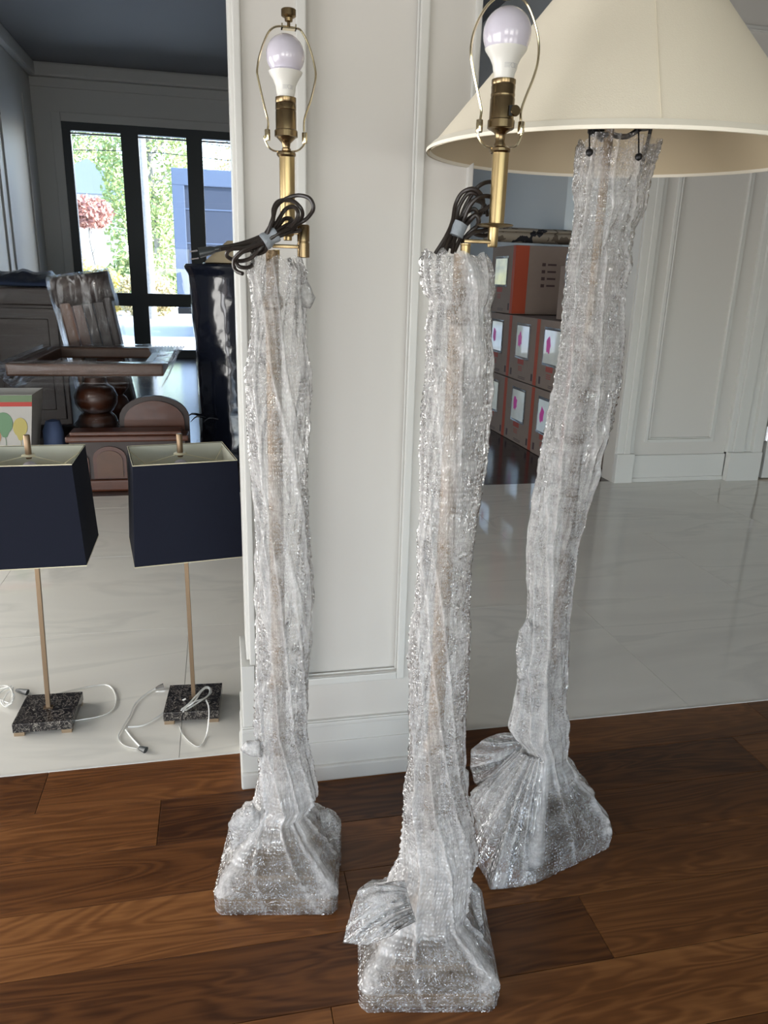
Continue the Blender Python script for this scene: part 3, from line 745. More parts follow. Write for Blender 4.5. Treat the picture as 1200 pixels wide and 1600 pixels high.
# ---- lamp 2
def lamp_two():
    yc = 1.118; cx = .3535; px = 780
    root = thing('floor_lamp', 'bubble-wrapped brass floor lamp closest to the viewer, round turn knob on its socket', 'floor lamp', (cx, yc, 0), 'bubble-wrapped floor lamps with bare bulbs')
    base_parts(root, cx, yc, math.radians(-10.4), 'gold_leaf', zt(397, yc, 726))
    z = lambda v: zt(v, yc, 785); s = .000845
    X = W(785, 160, yc).x; Xt = W(780, 280, yc).x; c = (X, yc, 0); c2 = (Xt, yc, 0)
    G().lathe([(20.5*s, z(190)), (20.3*s, z(155)), (19.4*s, z(153)), (20*s, z(150)), (20*s, z(147)), (19.4*s, z(146)), (20*s, z(135)), (19.2*s, z(133)), (20*s, z(131)), (20*s, z(125))], c, 40).done('socket', 'antique', root, True)
    G().lathe([(20*s, z(203)), (22.5*s, z(201)), (22.5*s, z(189)), (20*s, z(187))], c, 60).done('knurled_ring', 'antique', root, True)
    G().lathe([(9*s, z(232)), (10*s, z(227)), (8*s, z(222)), (8.5*s, z(212)), (11*s, z(208)), (17*s, z(204)), (20*s, z(200))], c, 40).done('socket_cup', 'antique', root, True)
    kk = W(805, 173, yc-.018)
    g = G().tube([(X+.008, yc-.012, kk.z), (kk.x-.002, kk.y, kk.z)], .0022, 10, 1)
    g.lathe([(.0068, -.0025), (.0074, -.001), (.0074, .001), (.0068, .0025)], kk, 24, rot=Matrix.Rotation(math.radians(80), 3, 'X')).done('turn_knob', 'antique', root, True)
    G().box(X+.004, X+.010, yc-.0192, yc-.012, z(184), z(168)).done('knob_slot', 'black_metal', root)
    G().lathe([(15*s, z(240)), (17.5*s, z(237)), (17.5*s, z(233)), (14*s, z(230)), (9*s, z(229))], (W(781, 235, yc).x, yc, 0), 40).done('collar_ring', 'antique', root, True)
    G().lathe([(10.5*s, z(353)), (13.2*s, z(350)), (14*s, z(238))], c2, 40).done('upper_tube', 'brass', root, True)
    Xd = W(773, 355, yc).x
    G().lathe([(6*s, z(357)), (30*s, z(354)), (32*s, z(352.5)), (30*s, z(351)), (10*s, z(350.5))], (Xd, yc, 0), 40).done('disc', 'brass', root, True)
    Xl = W(770, 370, yc).x
    G().lathe([(8*s, z(387)), (9*s, z(385)), (9.3*s, z(356))], (Xl, yc, 0), 32).done('tube_foot', 'brass', root, True)
    bulb(root, W(792, 60, yc).x, yc, 71, 17, 53, 77, 122, 792)
    g = G(); g.tube([W(*p, yc) for p in ((781, 230), (765, 230), (756, 227), (748, 215), (747, 205))], .0016, 8); g.tube([W(*p, yc) for p in ((781, 230), (800, 230), (808, 226), (814, 214), (815, 205))], .0016, 8)
    g.done('harp_saddle', 'polished', root, True)
    hp = [(750, 190), (752, 172), (748, 150), (738, 100), (736, 75), (742, 45), (755, 18), (768, 2), (782, -6), (805, -6), (820, 2), (832, 25), (841, 60), (841, 92), (834, 120), (820, 155), (814, 175), (814, 192)]
    G().tube([W(*p, yc) for p in hp], .0018, 8, 5).done('harp', 'polished', root, True)
    for p in ((749, 197), (814, 200)):
        w = W(*p, yc); G().lathe([(.0045, -.008), (.0049, -.007), (.0049, .007), (.0045, .008)], w, 14).done('harp_sleeve', 'polished', root, True)
    Xf = W(793, -10, yc).x; z0 = W(793, -6, yc).z
    G().lathe([(.010, z0-.002), (.010, z0+.003), (.002, z0+.004), (.002, z0+.014), (.006, z0+.017), (.0105, z0+.02), (.0105, z0+.032), (.009, z0+.033)], (Xf, yc, 0), 28).done('finial', 'antique', root, True)
    xs_ = W(727, 390, yc).x
    G().lathe([(8.5*s, z(405)), (8.5*s, z(386)), (9.5*s, z(385)), (9.5*s, z(383))], (xs_, yc, 0), 28).done('pole_stub', 'brass', root, True)
    G().box(xs_-.004, Xl, yc-.006, yc+.006, z(382), z(376), bev=.001).done('arm', 'antique', root, True)
    o = (640, 220); sc = 6.0
    S_ = [[(240, 1060), (340, 900), (400, 760), (430, 600), (490, 490), (580, 450), (650, 480), (690, 560), (680, 660), (640, 720)],
          [(300, 1060), (380, 880), (435, 750), (465, 620), (540, 500), (610, 490), (680, 570), (700, 680)],
          [(340, 1045), (400, 880), (470, 740), (530, 600), (600, 480), (680, 405), (780, 385), (860, 420)],
          [(400, 1050), (430, 900), (500, 760), (560, 620), (640, 535), (740, 520), (800, 560)],
          [(420, 1040), (480, 900), (530, 760), (600, 700), (700, 640), (780, 600)],
          [(260, 1060), (350, 910), (420, 780), (500, 700), (600, 640), (640, 700), (630, 800), (560, 880)],
          [(380, 1000), (450, 880), (540, 780), (620, 700), (650, 760), (600, 860), (700, 890), (760, 860)],
          [(480, 950), (560, 860), (640, 800), (700, 800)], [(330, 1050), (390, 900), (450, 800), (520, 660), (600, 560), (700, 600), (730, 700)],
          [(520, 930), (600, 860), (700, 840), (780, 800)]]
    cord = strands(root, S_, .0031, yc+.02, o, sc, 'cord', wob=.008)
    g = G(); a, b = W(640+435/sc, 220+880/sc, yc+.012), W(640+485/sc, 220+775/sc, yc+.012)
    dirx = Vector((.8, 0, -.6))
    g.tube([a+Vector((0, 0, -.002)), a.lerp(b, .3), a.lerp(b, .7), b], .0125, 18, 4, flat=.8).done('cord_tape', 'tape', cord, True)
    rows = [(1330, 630, 741), (1290, 633, 737), (1240, 632, 727), (1200, 638, 723), (1150, 640, 722), (1100, 639, 726), (1050, 640, 730), (1000, 641, 733), (940, 651, 733), (900, 654, 734), (850, 656, 738), (780, 660, 748), (700, 662, 757), (620, 664, 763), (560, 665, 766), (505, 668, 765), (478, 671, 764), (466, 668, 768), (455, 661, 771), (430, 659, 770), (410, 658, 767), (397, 661, 760)]
    shell(root, 'bubble_wrap', 'bubble', yc, rows, [(0, .1285, 1), (.044, .130, 1), (.060, .124, .9), (.095, .096, .6), (.120, .074, .35)], (cx, yc-.002), math.radians(-10.4), 4.1, topfly=.012, dense=(0, .38))
    sheet(root, 'wrap_flap', [W(632, 1376, 1.07), W(640, 1410, 1.045), W(650, 1440, 1.03)], [W(605, 1384, 1.07), W(560, 1392, 1.06), W(548, 1425, 1.04), W(536, 1474, 1.02), W(575, 1478, 1.01), W(605, 1466, 1.0), W(622, 1450, 1.0)], 5.3, amp=.007, den=-.08, freq=7, bulge=.022)
    flap(root, 'wrap_flap', [(722, 1195), (732, 1205), (733, 1222), (722, 1245), (715, 1230)], yc, .01, 12)
    flap(root, 'wrap_flap', [(735, 1385), (749, 1390), (752, 1430), (760, 1490), (742, 1470)], yc-.03, .015, 14, den=-.05)
    return root
lamp_two()
# ---- lamp 3 with the big cream shade
def lamp_three():
    yc = 1.400; cx = .713
    root = thing('floor_lamp', 'bubble-wrapped dark bronze floor lamp with pull chains, standing rightmost under the big cream shade', 'floor lamp', (cx, yc, 0))
    zp = 1.60
    base_parts(root, cx, yc, math.radians(18.7), 'bronze', 1.18, pr=.013)
    G().lathe([(.0085, 1.10), (.0085, 1.58)], (cx-.002, yc, 0), 20).done('upper_pole', 'gold_leaf', root, True)
    for px, py0, py1 in ((921, 198, 238), (998, 198, 245)):
        a, b = W(px, py0-14, yc-.075), W(px, py1, yc-.075); g = G(); n = 22
        for i in range(n+1):
            p = a.lerp(b, i/n); g.lathe([(.0003, -.0020), (.0020, 0), (.0003, .0020)], p, 6, cap=False)
        g.lathe([(.0005, -.007), (.0055, -.004), (.0068, .0), (.0055, .004), (.0005, .007)], b, 14)
        ch = g.done('pull_chain', 'black_metal', root, True)
    for i, a in enumerate((205, 335, 90)):
        d = Vector((math.cos(math.radians(a)), math.sin(math.radians(a)), 0)); p0 = Vector((cx, yc, 1.535)); p1 = p0+d*.055+Vector((0, 0, .012))
        arm = G().tube([p0, p0+d*.03-Vector((0, 0, .004)), p1], .005, 8, 4).lathe([(.012, -.006), (.017, .0), (.017, .045), (.014, .05)], p1, 20).done('socket_arm', 'black_metal', root, True)
        R = .029; pr = [(.0135, .045), (.017, .065), (R*.8, .085)]
        for q in range(9):
            t = -.35+(math.pi/2+.35)*q/8; pr.append((max(.0003, R*math.cos(t)), .105+R*math.sin(t)))
        G().lathe(pr, p1, 24).done('light_bulb', 'globe', root, True)
    # tilt strut seen at the right below the rim
    a, b = W(1018, 196, yc-.04), W(1005, 252, yc-.03)
    G().tube([a, a.lerp(b, .5), b], .0034, 8, 1).lathe([(.004, -.008), (.012, -.004), (.014, .006), (.010, .01)], a+Vector((0, 0, .004)), 20).done('strut', 'black_metal', root, True)
    # shade
    zr = 1.497; R0 = .351; c = (.733, 1.405, 0)
    prof = [(R0, zr), (R0-.010*1, zr+.014)]
    R1, z1 = .062, 1.845
    n = 12
    pr = [(lerp(R0, R1, i/n)-.002*math.sin(math.pi*i/n), lerp(zr, z1, i/n)) for i in range(n+1)]
    inner = [(r-.0025, z) for r, z in pr]
    sh = G().lathe(pr+inner[::-1], c, 96, cap=False)
    bmv = sh.bm; 
    sh = sh.done('lamp_shade', 'shade_out', root, True); sh['label'] = 'wide cream fabric coolie shade with an off-white rim tape'
    G().lathe([(r-.0032, z+.0005) for r, z in pr], c, 96, cap=False).done('shade_lining', 'shade_in', sh, True)
    G().lathe([(R0+.0012, zr-.001), (R0+.0018, zr+.004), (R0-.008, zr+.013), (R0-.0085, zr+.0135), (R0-.006, zr+.002), (R0-.004, zr-.001)], c, 96, cap=False).done('rim_tape', 'shade_rim', sh, True)
    ang = math.radians(-108)
    ca, sa = math.cos(ang), math.sin(ang)
    G().tube([(c[0]+(r+.0004)*ca, c[1]+(r+.0004)*sa, z) for r, z in pr], .0011, 6, 3, flat=.6).done('shade_seam', 'shade_out', sh, True)
    g = G()
    for a in (0, 120, 240):
        a = math.radians(a); g.tube([(c[0], c[1], z1-.02), (c[0]+R1*math.cos(a), c[1]+R1*math.sin(a), z1)], .0018, 6, 1)
    g.lathe([(.012, z1-.025), (.012, z1-.015)], c, 16); g.tube([(cx, yc, 1.56), (c[0], c[1], z1)], .004, 8, 1); g.done('spider', 'antique', sh)
    tl = Matrix.Rotation(math.radians(1.9), 4, 'X'); pv = Vector((.02, .005, zr))
    sh.matrix_local = Matrix.Translation(pv) @ tl @ Matrix.Translation(-pv)
    rows = [(1130, 799, 886), (1100, 808, 882), (1070, 811, 883), (1040, 810, 885), (1000, 822, 888), (960, 825, 889), (900, 828, 896), (850, 828, 902), (800, 836, 915), (730, 846, 933), (660, 858, 950), (600, 870, 961), (560, 876, 964), (490, 883, 970), (440, 887, 976), (415, 889, 984), (384, 894, 982), (355, 899, 986), (340, 901, 994), (324, 902, 1000), (290, 900, 1004), (262, 902, 1012), (238, 903, 1018), (220, 908, 1022)]
    shell(root, 'bubble_wrap', 'bubble', yc, rows, [(0, .1285, 1), (.040, .130, 1), (.070, .124, .95), (.125, .100, .75), (.18, .070, .4), (.225, .048, .1)], (cx, yc), math.radians(18.7), 8.7, topfly=.014, dense=(0, .36), twist=.5)
    sheet(root, 'wrap_flap', [W(822, 1140, 1.42), W(812, 1172, 1.41), W(806, 1190, 1.40)], [W(800, 1146, 1.43), W(775, 1147, 1.43), W(752, 1158, 1.43), W(736, 1172, 1.43), W(735, 1200, 1.425), W(742, 1222, 1.42), W(756, 1240, 1.41)], 9.1, amp=.007, den=-.15, freq=6, bulge=.02)
    sheet(root, 'wrap_flap', [W(806, 1172, 1.40), W(826, 1182, 1.37), W(850, 1185, 1.35)], [W(742, 1236, 1.41), W(723, 1260, 1.385), W(731, 1310, 1.34), W(748, 1352, 1.29), FL(767, 1389, .004), FL(800, 1387, .004), FL(838, 1380, .004)], 3.7, amp=.010, den=-.14, freq=9, bulge=.012)
    flap(root, 'wrap_flap', [(823, 965), (838, 985), (845, 1020), (838, 1055), (808, 1062), (806, 1020), (812, 985)], yc-.01, .014, 24, den=0)
    return root
lamp_three()
# ------------------------------------------------------------------ table lamps on the marble
def table_lamp(name_label, base_c, base_yaw, sh_c, sh_yaw, lean, cordpts, extra, plugs, zoff=0):
    cx, cy = base_c
    root = thing('table_lamp', name_label, 'table lamp', (cx, cy, 0), 'navy-shaded table lamps on the marble floor')
    rot = Matrix.Rotation(base_yaw, 3, 'Z')
    hb = .080
    G().box(cx-hb, cx+hb, cy-hb, cy+hb, .012, .040, bev=.0015, rot=rot).done('base', 'black_marble', root)
    for sx in (-1, 1):
        for sy in (-1, 1):
            p = Vector((cx, cy, 0))+rot @ Vector((sx*(hb-.016), sy*(hb-.010), 0)); G().box(p.x-.014, p.x+.014, p.y-.009, p.y+.009, .0006, .012, rot=rot).done('foot', 'foot', root)
    top = Vector((cx+lean[0], cy+lean[1], .835))
    b0 = Vector((cx, cy, .04))
    d = (top-b0).normalized(); q = Vector((0, 0, 1)).rotation_difference(d).to_matrix()
    G().box(-.006, .006, -.006, .006, 0, (top-b0).length-.09, bev=.001, rot=q, piv=(0, 0, 0)).shift(b0).done('pole', 'pole_tan', root)
    G().box(cx-.013, cx+.013, cy-.007, cy+.007, .04, .044).done('pole_foot', 'pole_tan', root)
    G().lathe([(.007, -.065), (.0085, -.06), (.0085, 0.0), (.0075, .002)], top, 20).done('finial', 'pole_tan', root, True)
    # rectangular tapered shade
    sx, sy = sh_c; ro = Matrix.Rotation(sh_yaw, 3, 'Z')
    zt_, zb = .780, .495
    (wt, dt), (wb, db) = (.138, .125), (.152, .130)
    bm = bmesh.new()
    def ring(w, dd, z, ins):
        return [bm.verts.new(Vector((sx, sy, 0))+ro @ Vector((a*(w-ins), b*(dd-ins), z+0))) for a, b in ((-1, -1), (1, -1), (1, 1), (-1, 1))]
    r1, r2 = ring(wb, db, zb, 0), ring(wt, dt, zt_, 0); r3, r4 = ring(wt, dt, zt_, .0025), ring(wb, db, zb, .0025)
    for A, B in ((r1, r2), (r2, r3), (r3, r4), (r4, r1)):
        for i in range(4):
            j = (i+1) % 4; bm.faces.new((A[i], A[j], B[j], B[i]))
    g = G(); g.bm.free(); g.bm = bm
    sh = g.done('lamp_shade', 'navy', root)
    bm = bmesh.new(); r3, r4 = ring(wt, dt, zt_-.001, .003), ring(wb, db, zb+.001, .003)
    for i in range(4):
        j = (i+1) % 4; bm.faces.new((r3[i], r3[j], r4[j], r4[i]))
    g = G(); g.bm.free(); g.bm = bm; o = g.done('shade_lining', 'lining', sh); 
    g = G()
    for w, dd, z in ((wt, dt, zt_), (wb, db, zb)):
        cs = [Vector((sx, sy, 0))+ro @ Vector((a*w, b*dd, z)) for a, b in ((-1, -1), (1, -1), (1, 1), (-1, 1))]
        g.tube(cs, .0014, 6, 1, closed=True); g.done('shade_trim', 'wire', sh); g = G()
    g = G(); zs = zt_-.022
    cs = [Vector((sx, sy, 0))+ro @ Vector((a*w, b*dd, zs)) for a, b, w, dd in ((-1, 0, wt, 0), (-.78, 0, wt, 0), (1, 0, wt, 0))]
    tp = top-Vector((0, 0, .055)); L_ = lambda a, b, z: Vector((sx, sy, 0))+ro @ Vector((a*wt*.98, b*dt*.98, z))
    for sgn in (-1, 1):
        g.tube([tp, L_(sgn*.72, 0, zs-.004), L_(sgn*1.0, .8, zt_-.008)], .0013, 6, 1); g.tube([L_(sgn*.72, 0, zs-.004), L_(sgn*1.0, -.8, zt_-.008)], .0013, 6, 1)
    g.lathe([(.015, -.003), (.019, 0), (.015, .003)], tp, 20); g.done('spider', 'wire', sh)
    R = .029; pr = [(.0165, -.115), (.0165, -.06), (.0135, -.058), (.017, -.045), (R*.8, -.03)]
    tb = top-Vector((0, 0, .125))
    G().lathe([(.016, -.05), (.016, .0)], tb, 20).done('socket', 'antique', root, True)
    pr = [(.0135, 0), (.018, .018), (R*.85, .034)]
    for i in range(8):
        t = -.2+(math.pi/2+.2)*i/7; pr.append((max(.0003, .024*math.cos(t)), .045+.02*math.sin(t)))
    G().lathe([(r*.85, z*.8) for r, z in pr], tb, 24).done('light_bulb', 'globe', root, True)
    # clear cord
    g = G()
    for pts in cordpts: g.tube([FL(px, py, .004+(h if len(pp) > 2 else 0)) for pp in pts for px, py, h in [pp if len(pp) > 2 else (*pp, 0)]], .0027, 8, 6, flat=.6)
    cord = g.done('power_cord', 'clearcord', root, True)
    if extra:
        g = G()
        for pts in extra: g.tube([FL(px, py, h) for px, py, h in pts], .0024, 8, 5)
        g.done('cord_bundle', 'clearcord', cord, True)
    for (a, b, m_) in plugs:
        A, B = FL(*a, .006), FL(*b, .010)
        G().tube([A, A.lerp(B, .3), B], lambda t: .004+.006*t, 8, 1, flat=.6).done('plug', m_, cord, True)
    return root
table_lamp('left navy-shaded table lamp, shade partly cut off at the picture edge', (-.528, 2.100), math.radians(-2), (-.532, 2.185), math.radians(1),
           (.004, .085), [[(48, 1092), (78, 1087), (120, 1077), (165, 1070), (180, 1085), (178, 1105), (160, 1118), (118, 1126)]],
           [[(14, 1080, .02), (5, 1095, .015), (10, 1102, .01), (20, 1095, .03), (16, 1075, .02), (-4, 1078, .01), (-12, 1090, .008)], [(18, 1072, .02), (-2, 1085, .02), (8, 1104, .01), (22, 1090, .02), (12, 1072, .01), (-8, 1074, .006)], [(20, 1074, .02), (16, 1098, .015), (0, 1092, .012), (-14, 1086, .006)]],
           [((25, 1078), (43, 1082), 'plug')])
table_lamp('right navy-shaded table lamp, clear cord coiled on its black marble base', (-.113, 2.088), math.radians(-4), (-.118, 2.175), math.radians(9),
           (-.006, .085), [[(253, 1073), (235, 1080), (213, 1098), (202, 1120), (190, 1140), (185, 1153), (195, 1165), (215, 1170)], [(200, 1136), (225, 1133), (250, 1118), (268, 1104), (290, 1092, .045)],
            [(322, 1094, .045), (326, 1105, .045), (326, 1125, .03), (322, 1150), (312, 1166), (300, 1162), (286, 1148), (281, 1135)], [(196, 1140), (205, 1152), (218, 1166)]],
           [[(283, 1110, .047), (300, 1095, .05), (318, 1076, .055), (328, 1078, .055), (322, 1090, .05), (300, 1098, .05), (284, 1108, .047)], [(286, 1112, .047), (302, 1092, .055), (322, 1073, .06), (330, 1082, .05), (312, 1096, .05), (290, 1110, .048)],
            [(290, 1106, .047), (304, 1096, .06), (315, 1080, .06), (325, 1074, .06), (326, 1086, .05), (296, 1106, .048)]],
           [((243, 1076), (256, 1072), 'steel'), ((217, 1168), (228, 1172), 'plug')])
# ------------------------------------------------------------------ moving boxes
BX = 2.38
def make_box(h=.51, w=.59, d=.56, three=False):
    # local frame: x from 0 (face toward -X) to d, y from 0 to w, z from 0 to h
    root = bpy.data.objects.new('moving_box', None); COL.objects.link(root)
    G().box(0, d, .004, w-.004, .002, h-.003, bev=.006).done('carton', 'cardboard', root, False)
    return root
def box_parts(root, lab, h=.51, w=.59, yellow=False, side=False, label_y=.52, lw=.15, lh=.2):
    # orange corner band (camera-side end of the face that looks to -X)
    g = G().box(-.0015, .001, .006, .06, .006, h-.006)
    if side: g.box(-.0015, .115, .0025, .005, .006, h-.006)
    g.done('orange_band', 'orange', root)
    yl = w*label_y; zl = h*.62
    po = G().box(-.004, .0, yl-lw/2-.02, yl+lw/2+.02, zl-lh/2-.02, zl+lh/2+.02, bev=.001).done('label_pouch', 'stretch', root)
    pap = G().box(-.0052, -.0042, yl-lw/2, yl+lw/2, zl-lh/2, zl+lh/2).done('paper_label', 'paper_yellow' if yellow else 'paperm', po)
    if not yellow:
        g = G(); zc = zl; rr_ = random.Random(int(yl*1e4)+len(lab)); nv = 14
        ff = []; bk = []
        for q in range(nv):
            a_ = 2*math.pi*q/nv; k_ = rr_.uniform(.72, 1.15); yy_, zz_ = yl+.055+.040*k_*math.cos(a_), zc+.01+.062*k_*math.sin(a_)
            ff.append(g.bm.verts.new((-.0060, yy_, zz_))); bk.append(g.bm.verts.new((-.0053, yy_, zz_)))
        g.bm.faces.new(ff); g.bm.faces.new(bk[::-1])
        for q in range(nv): g.bm.faces.new((ff[q], ff[(q+1) % nv], bk[(q+1) % nv], bk[q]))
        split_loose(g.done('pink_mark', 'pink', po))
    G().box(-.002, .0, yl-.045, yl+.075, zl-lh/2-.062, zl-lh/2-.022).done('red_print', 'redink', root)
    g = G()
    for q in range(3): g.box(-.0015, .0, yl-.02, yl+.06, zl-lh/2-.085-q*.014, zl-lh/2-.079-q*.014)
    g.done('small_print', 'redink', root)['kind'] = 'stuff'
    g = G()
    g.box(-.0015, 0, .075, .105, .03, .085); g.box(-.0015, 0, w-.075, w-.045, .03, .085)
    for q in range(2): g.box(-.0015, 0, w*.38, w*.62, .022+q*.012, .026+q*.012)
    if side:
        for q in range(4):
            g.box(.235, .265, .0025, .0045, h-.16-q*.055, h-.135-q*.055); g.box(.285, .36, .0025, .0045, h-.155-q*.055, h-.14-q*.055)
    split_loose(g.done('ink_mark', 'ink', root))
def place(root, x, y, z, label):
    root.location = (x, y, z); tag(root, label, 'box', 'moving boxes stacked against the wall'); return root
spec = [
 (0, 6.05, 0, 'cardboard moving box with orange band on the floor, farthest of the bottom row'),
 (0, 5.46, 0, 'cardboard moving box with orange band, middle one of the bottom row, pink-marked label'),
 (0, 4.87, 0, 'cardboard moving box on the floor, nearest of the bottom row, half behind the right lamp'),
 (1, 6.05, 1, 'cardboard moving box directly under the tall yellow-labelled box, second row'),
 (1, 5.46, 1, 'cardboard moving box in the centre of the second row, its label pouch square'),
 (1, 4.87, 1, 'cardboard moving box in the second row beneath the small top carton'),
]
r = random.Random(3)
for row, y_, _, lab in spec:
    b = make_box(); box_parts(b, lab, label_y=(.56, .54, .6)[int(round((6.05-y_)/.59))], lw=.25+r.uniform(-.01, .02), lh=.24)
    place(b, BX+r.uniform(-.004, .004), y_, row*.512, lab)
b = make_box(h=.545, w=.56, d=.585); box_parts(b, '', h=.545, w=.56, yellow=True, side=True, label_y=.55, lw=.27, lh=.21)
place(b, BX-.005, 6.06, 1.024, 'tall top-row cardboard box with yellow-green label and wide orange corner, under the rug')
b = make_box(h=.38, w=.36, d=.48); G().box(-.0012, .0, .02, .12, .09, .35).done('label_pouch', 'stretch', b); G().box(-.0018, -.0013, .03, .11, .12, .34).done('paper_label', 'paperm', b)
g = G().box(.1, .2, .0022, .004, .3, .34); g.done('ink_marks', 'ink', b)
place(b, BX+.06, 4.98, 1.024, 'small plain carton alone on the third row, nearest the doorway')
# rolled rug on top
rg = thing('rolled_rug', 'rolled beige rug with dark pattern lying on top of the tallest moving box', 'rug', (2.66, 6.3, 1.571))
def spiral(x0, x1, R, c, turns, mt, name, ph=0):
    bm = bmesh.new(); n = 90; prev = None
    g = G(); g.bm.free(); g.bm = bm; secs = []
    NX = 26
    for ix in range(NX+1):
        x = lerp(x0, x1, ix/NX); col = []
        for i in range(n+1):
            t = i/n; a = 2*math.pi*turns*t+ph; rr = R*(.28+.72*t)
            sq = .80+.05*noise.noise(Vector((x*3, 0, 0)))
            wob = 1+.05*noise.noise(Vector((x*5, math.cos(a), math.sin(a))))
            col.append(bm.verts.new((x, c[0]+rr*math.cos(a)*wob*1.25, c[1]+rr*math.sin(a)*sq*wob)))
        secs.append(col)
    for A, B in zip(secs, secs[1:]):
        for i in range(n): bm.faces.new((A[i], B[i], B[i+1], A[i+1]))
    o = g.done(name, mt, rg, True)
    md = o.modifiers.new('thick', 'SOLIDIFY'); md.thickness = .012; md.offset = -1
    return o
def rug_mat():
    m, nt, b = mat('patterned_rug'); tc = N(nt, 'ShaderNodeTexCoord'); no = N(nt, 'ShaderNodeTexNoise', i_Scale=7.0, i_Detail=3.0); L(nt, tc.outputs['Object'], no.inputs['Vector'])
    r = N(nt, 'ShaderNodeValToRGB'); e = r.color_ramp.elements; r.color_ramp.interpolation = 'CONSTANT'; e[0].color = (.025, .025, .03, 1); e[0].position = 0; e[1].position = .42; e[1].color = (.36, .31, .24, 1); x = e.new(.60); x.color = (.15, .12, .09, 1)
    L(nt, no.outputs[0], r.inputs[0]); L(nt, r.outputs[0], b.inputs['Base Color']); b.inputs['Roughness'].default_value = .95; return m
M['rugp'] = rug_mat()
spiral(2.20, 2.94, .082, (6.31, 1.571+.078), 2.6, 'rugp', 'rug_roll', ph=-1.2)
# ------------------------------------------------------------------ wrapped furniture of the far room
def film(name, parent, verts_fn, mt='stretch'):
    g = G(); verts_fn(g); return g.done(name, mt, parent, True)
# cabinet far left
cb = thing('wrapped_cabinet', 'dark wooden cabinet in clear film with a blue pad on top, at the far left', 'cabinet', (-1.75, 6.9, 0))
G().box(-2.35, -1.20, 6.55, 7.3, .05, 1.13, bev=.01).done('carcass', 'wood_dark', cb)
for x0, x1 in ((-2.31, -1.79), (-1.76, -1.24)):
    d = G().box(x0, x1, 6.53, 6.55, .1, .98, bev=.006).done('door', 'wood_dark', cb)
    G().box(x0+.07, x1-.07, 6.522, 6.532, .18, .9, bev=.006).done('door_panel', 'wood_dark', d)
G().box(-2.36, -1.19, 6.52, 7.32, 1.0, 1.135, bev=.012).done('top_moulding', 'wood_dark', cb)
def padf(g):
    nx, ny = 30, 14
    vs = [[g.bm.verts.new((-2.33+1.1*i/nx, 6.60+.65*j/ny, 1.15+.10*math.sin(math.pi*j/ny)**.5*(.8+.5*noise.noise(Vector((i*.3, j*.3, 2))))*(1 if i < nx-1 else .3)+(.10*max(0, 1-abs(i-9)/5)))) for j in range(ny+1)] for i in range(nx+1)]
    for i in range(nx):
        for j in range(ny): g.bm.faces.new((vs[i][j], vs[i+1][j], vs[i+1][j+1], vs[i][j+1]))
g = G(); padf(g); o = g.done('blue_pad', 'blue_pad', cb, True); md = o.modifiers.new('t', 'SOLIDIFY'); md.thickness = .01
G().box(-2.37, -1.18, 6.505, 7.33, .04, 1.15, bev=.03).done('stretch_film', 'stretch_dim', cb, True)
g = G(); padf(g)
for v in g.bm.verts: v.co.z += .02
g.done('top_film', 'stretch_v', cb, True)
# leaning sleigh-bed end (footboard with a rolled top)
hb = thing('wrapped_footboard', 'wooden rolled-top footboard in clear film, leaning between the cabinet and the far window', 'furniture', (-.70, 6.31, 0))
rotl = Matrix.Rotation(math.radians(-9), 3, 'Y')
def hbx(g, *a, **k): g.box(*a, rot=rotl, piv=(-.70, 6.31, .0), **k); return g
x0, x1 = -1.42, -.90
hbx(G(), -1.00, -.92, 6.22, 6.37, .0, 1.16, bev=.015).done('post', 'wood_pale', hb)
hbx(G(), -.68, -.62, 6.22, 6.37, .0, 1.16, bev=.015).done('post', 'wood_dark', hb)
for a, b_, mtl in ((-.915, -.84, 'wood_mid'), (-.835, -.765, 'wood_dark'), (-.76, -.685, 'wood_dark')):
    hbx(G(), a, b_, 6.26, 6.33, .1, 1.10, bev=.006).done('slat', mtl, hb)
hbx(G(), -.915, -.685, 6.24, 6.35, .62, .70, bev=.006).done('rail', 'wood_dark', hb)
g = G().lathe([(.105, -.21), (.112, -.20), (.112, .20), (.105, .21)], (0, 0, 0), 32, rot=Matrix.Rotation(math.radians(90), 3, 'Y'))
for v in g.bm.verts: v.co = Vector((-.70, 6.31, 0))+rotl @ (Vector((v.co.x-.11, v.co.y*.9-.02, v.co.z+1.165)))
g.done('rolled_top', 'wood_dark', hb, True)
def hbfilm(g):
    prof = [(-.10, .72), (-.12, 1.0), (-.135, 1.12), (-.135, 1.2), (-.10, 1.275), (-.02, 1.295), (.09, 1.26), (.11, 1.1), (.075, .8), (.07, .1), (-.10, .1)]
    n = 22; secs = []
    for i in range(n+1):
        x = lerp(-.335, .11, i/n)
        secs.append([g.bm.verts.new(Vector((-.70, 6.31, 0))+rotl @ Vector((x+.004*math.sin(i*2+z*9), y+.006*math.sin(i*1.7+z*14), z))) for y, z in prof])
    for A, B in zip(secs, secs[1:]):
        for k in range(len(prof)-1): g.bm.faces.new((A[k], B[k], B[k+1], A[k+1]))
    g.bm.faces.new(secs[0]); g.bm.faces.new(list(reversed(secs[-1])))
g = G(); hbfilm(g); g.done('stretch_film', 'stretch_v', hb, True)
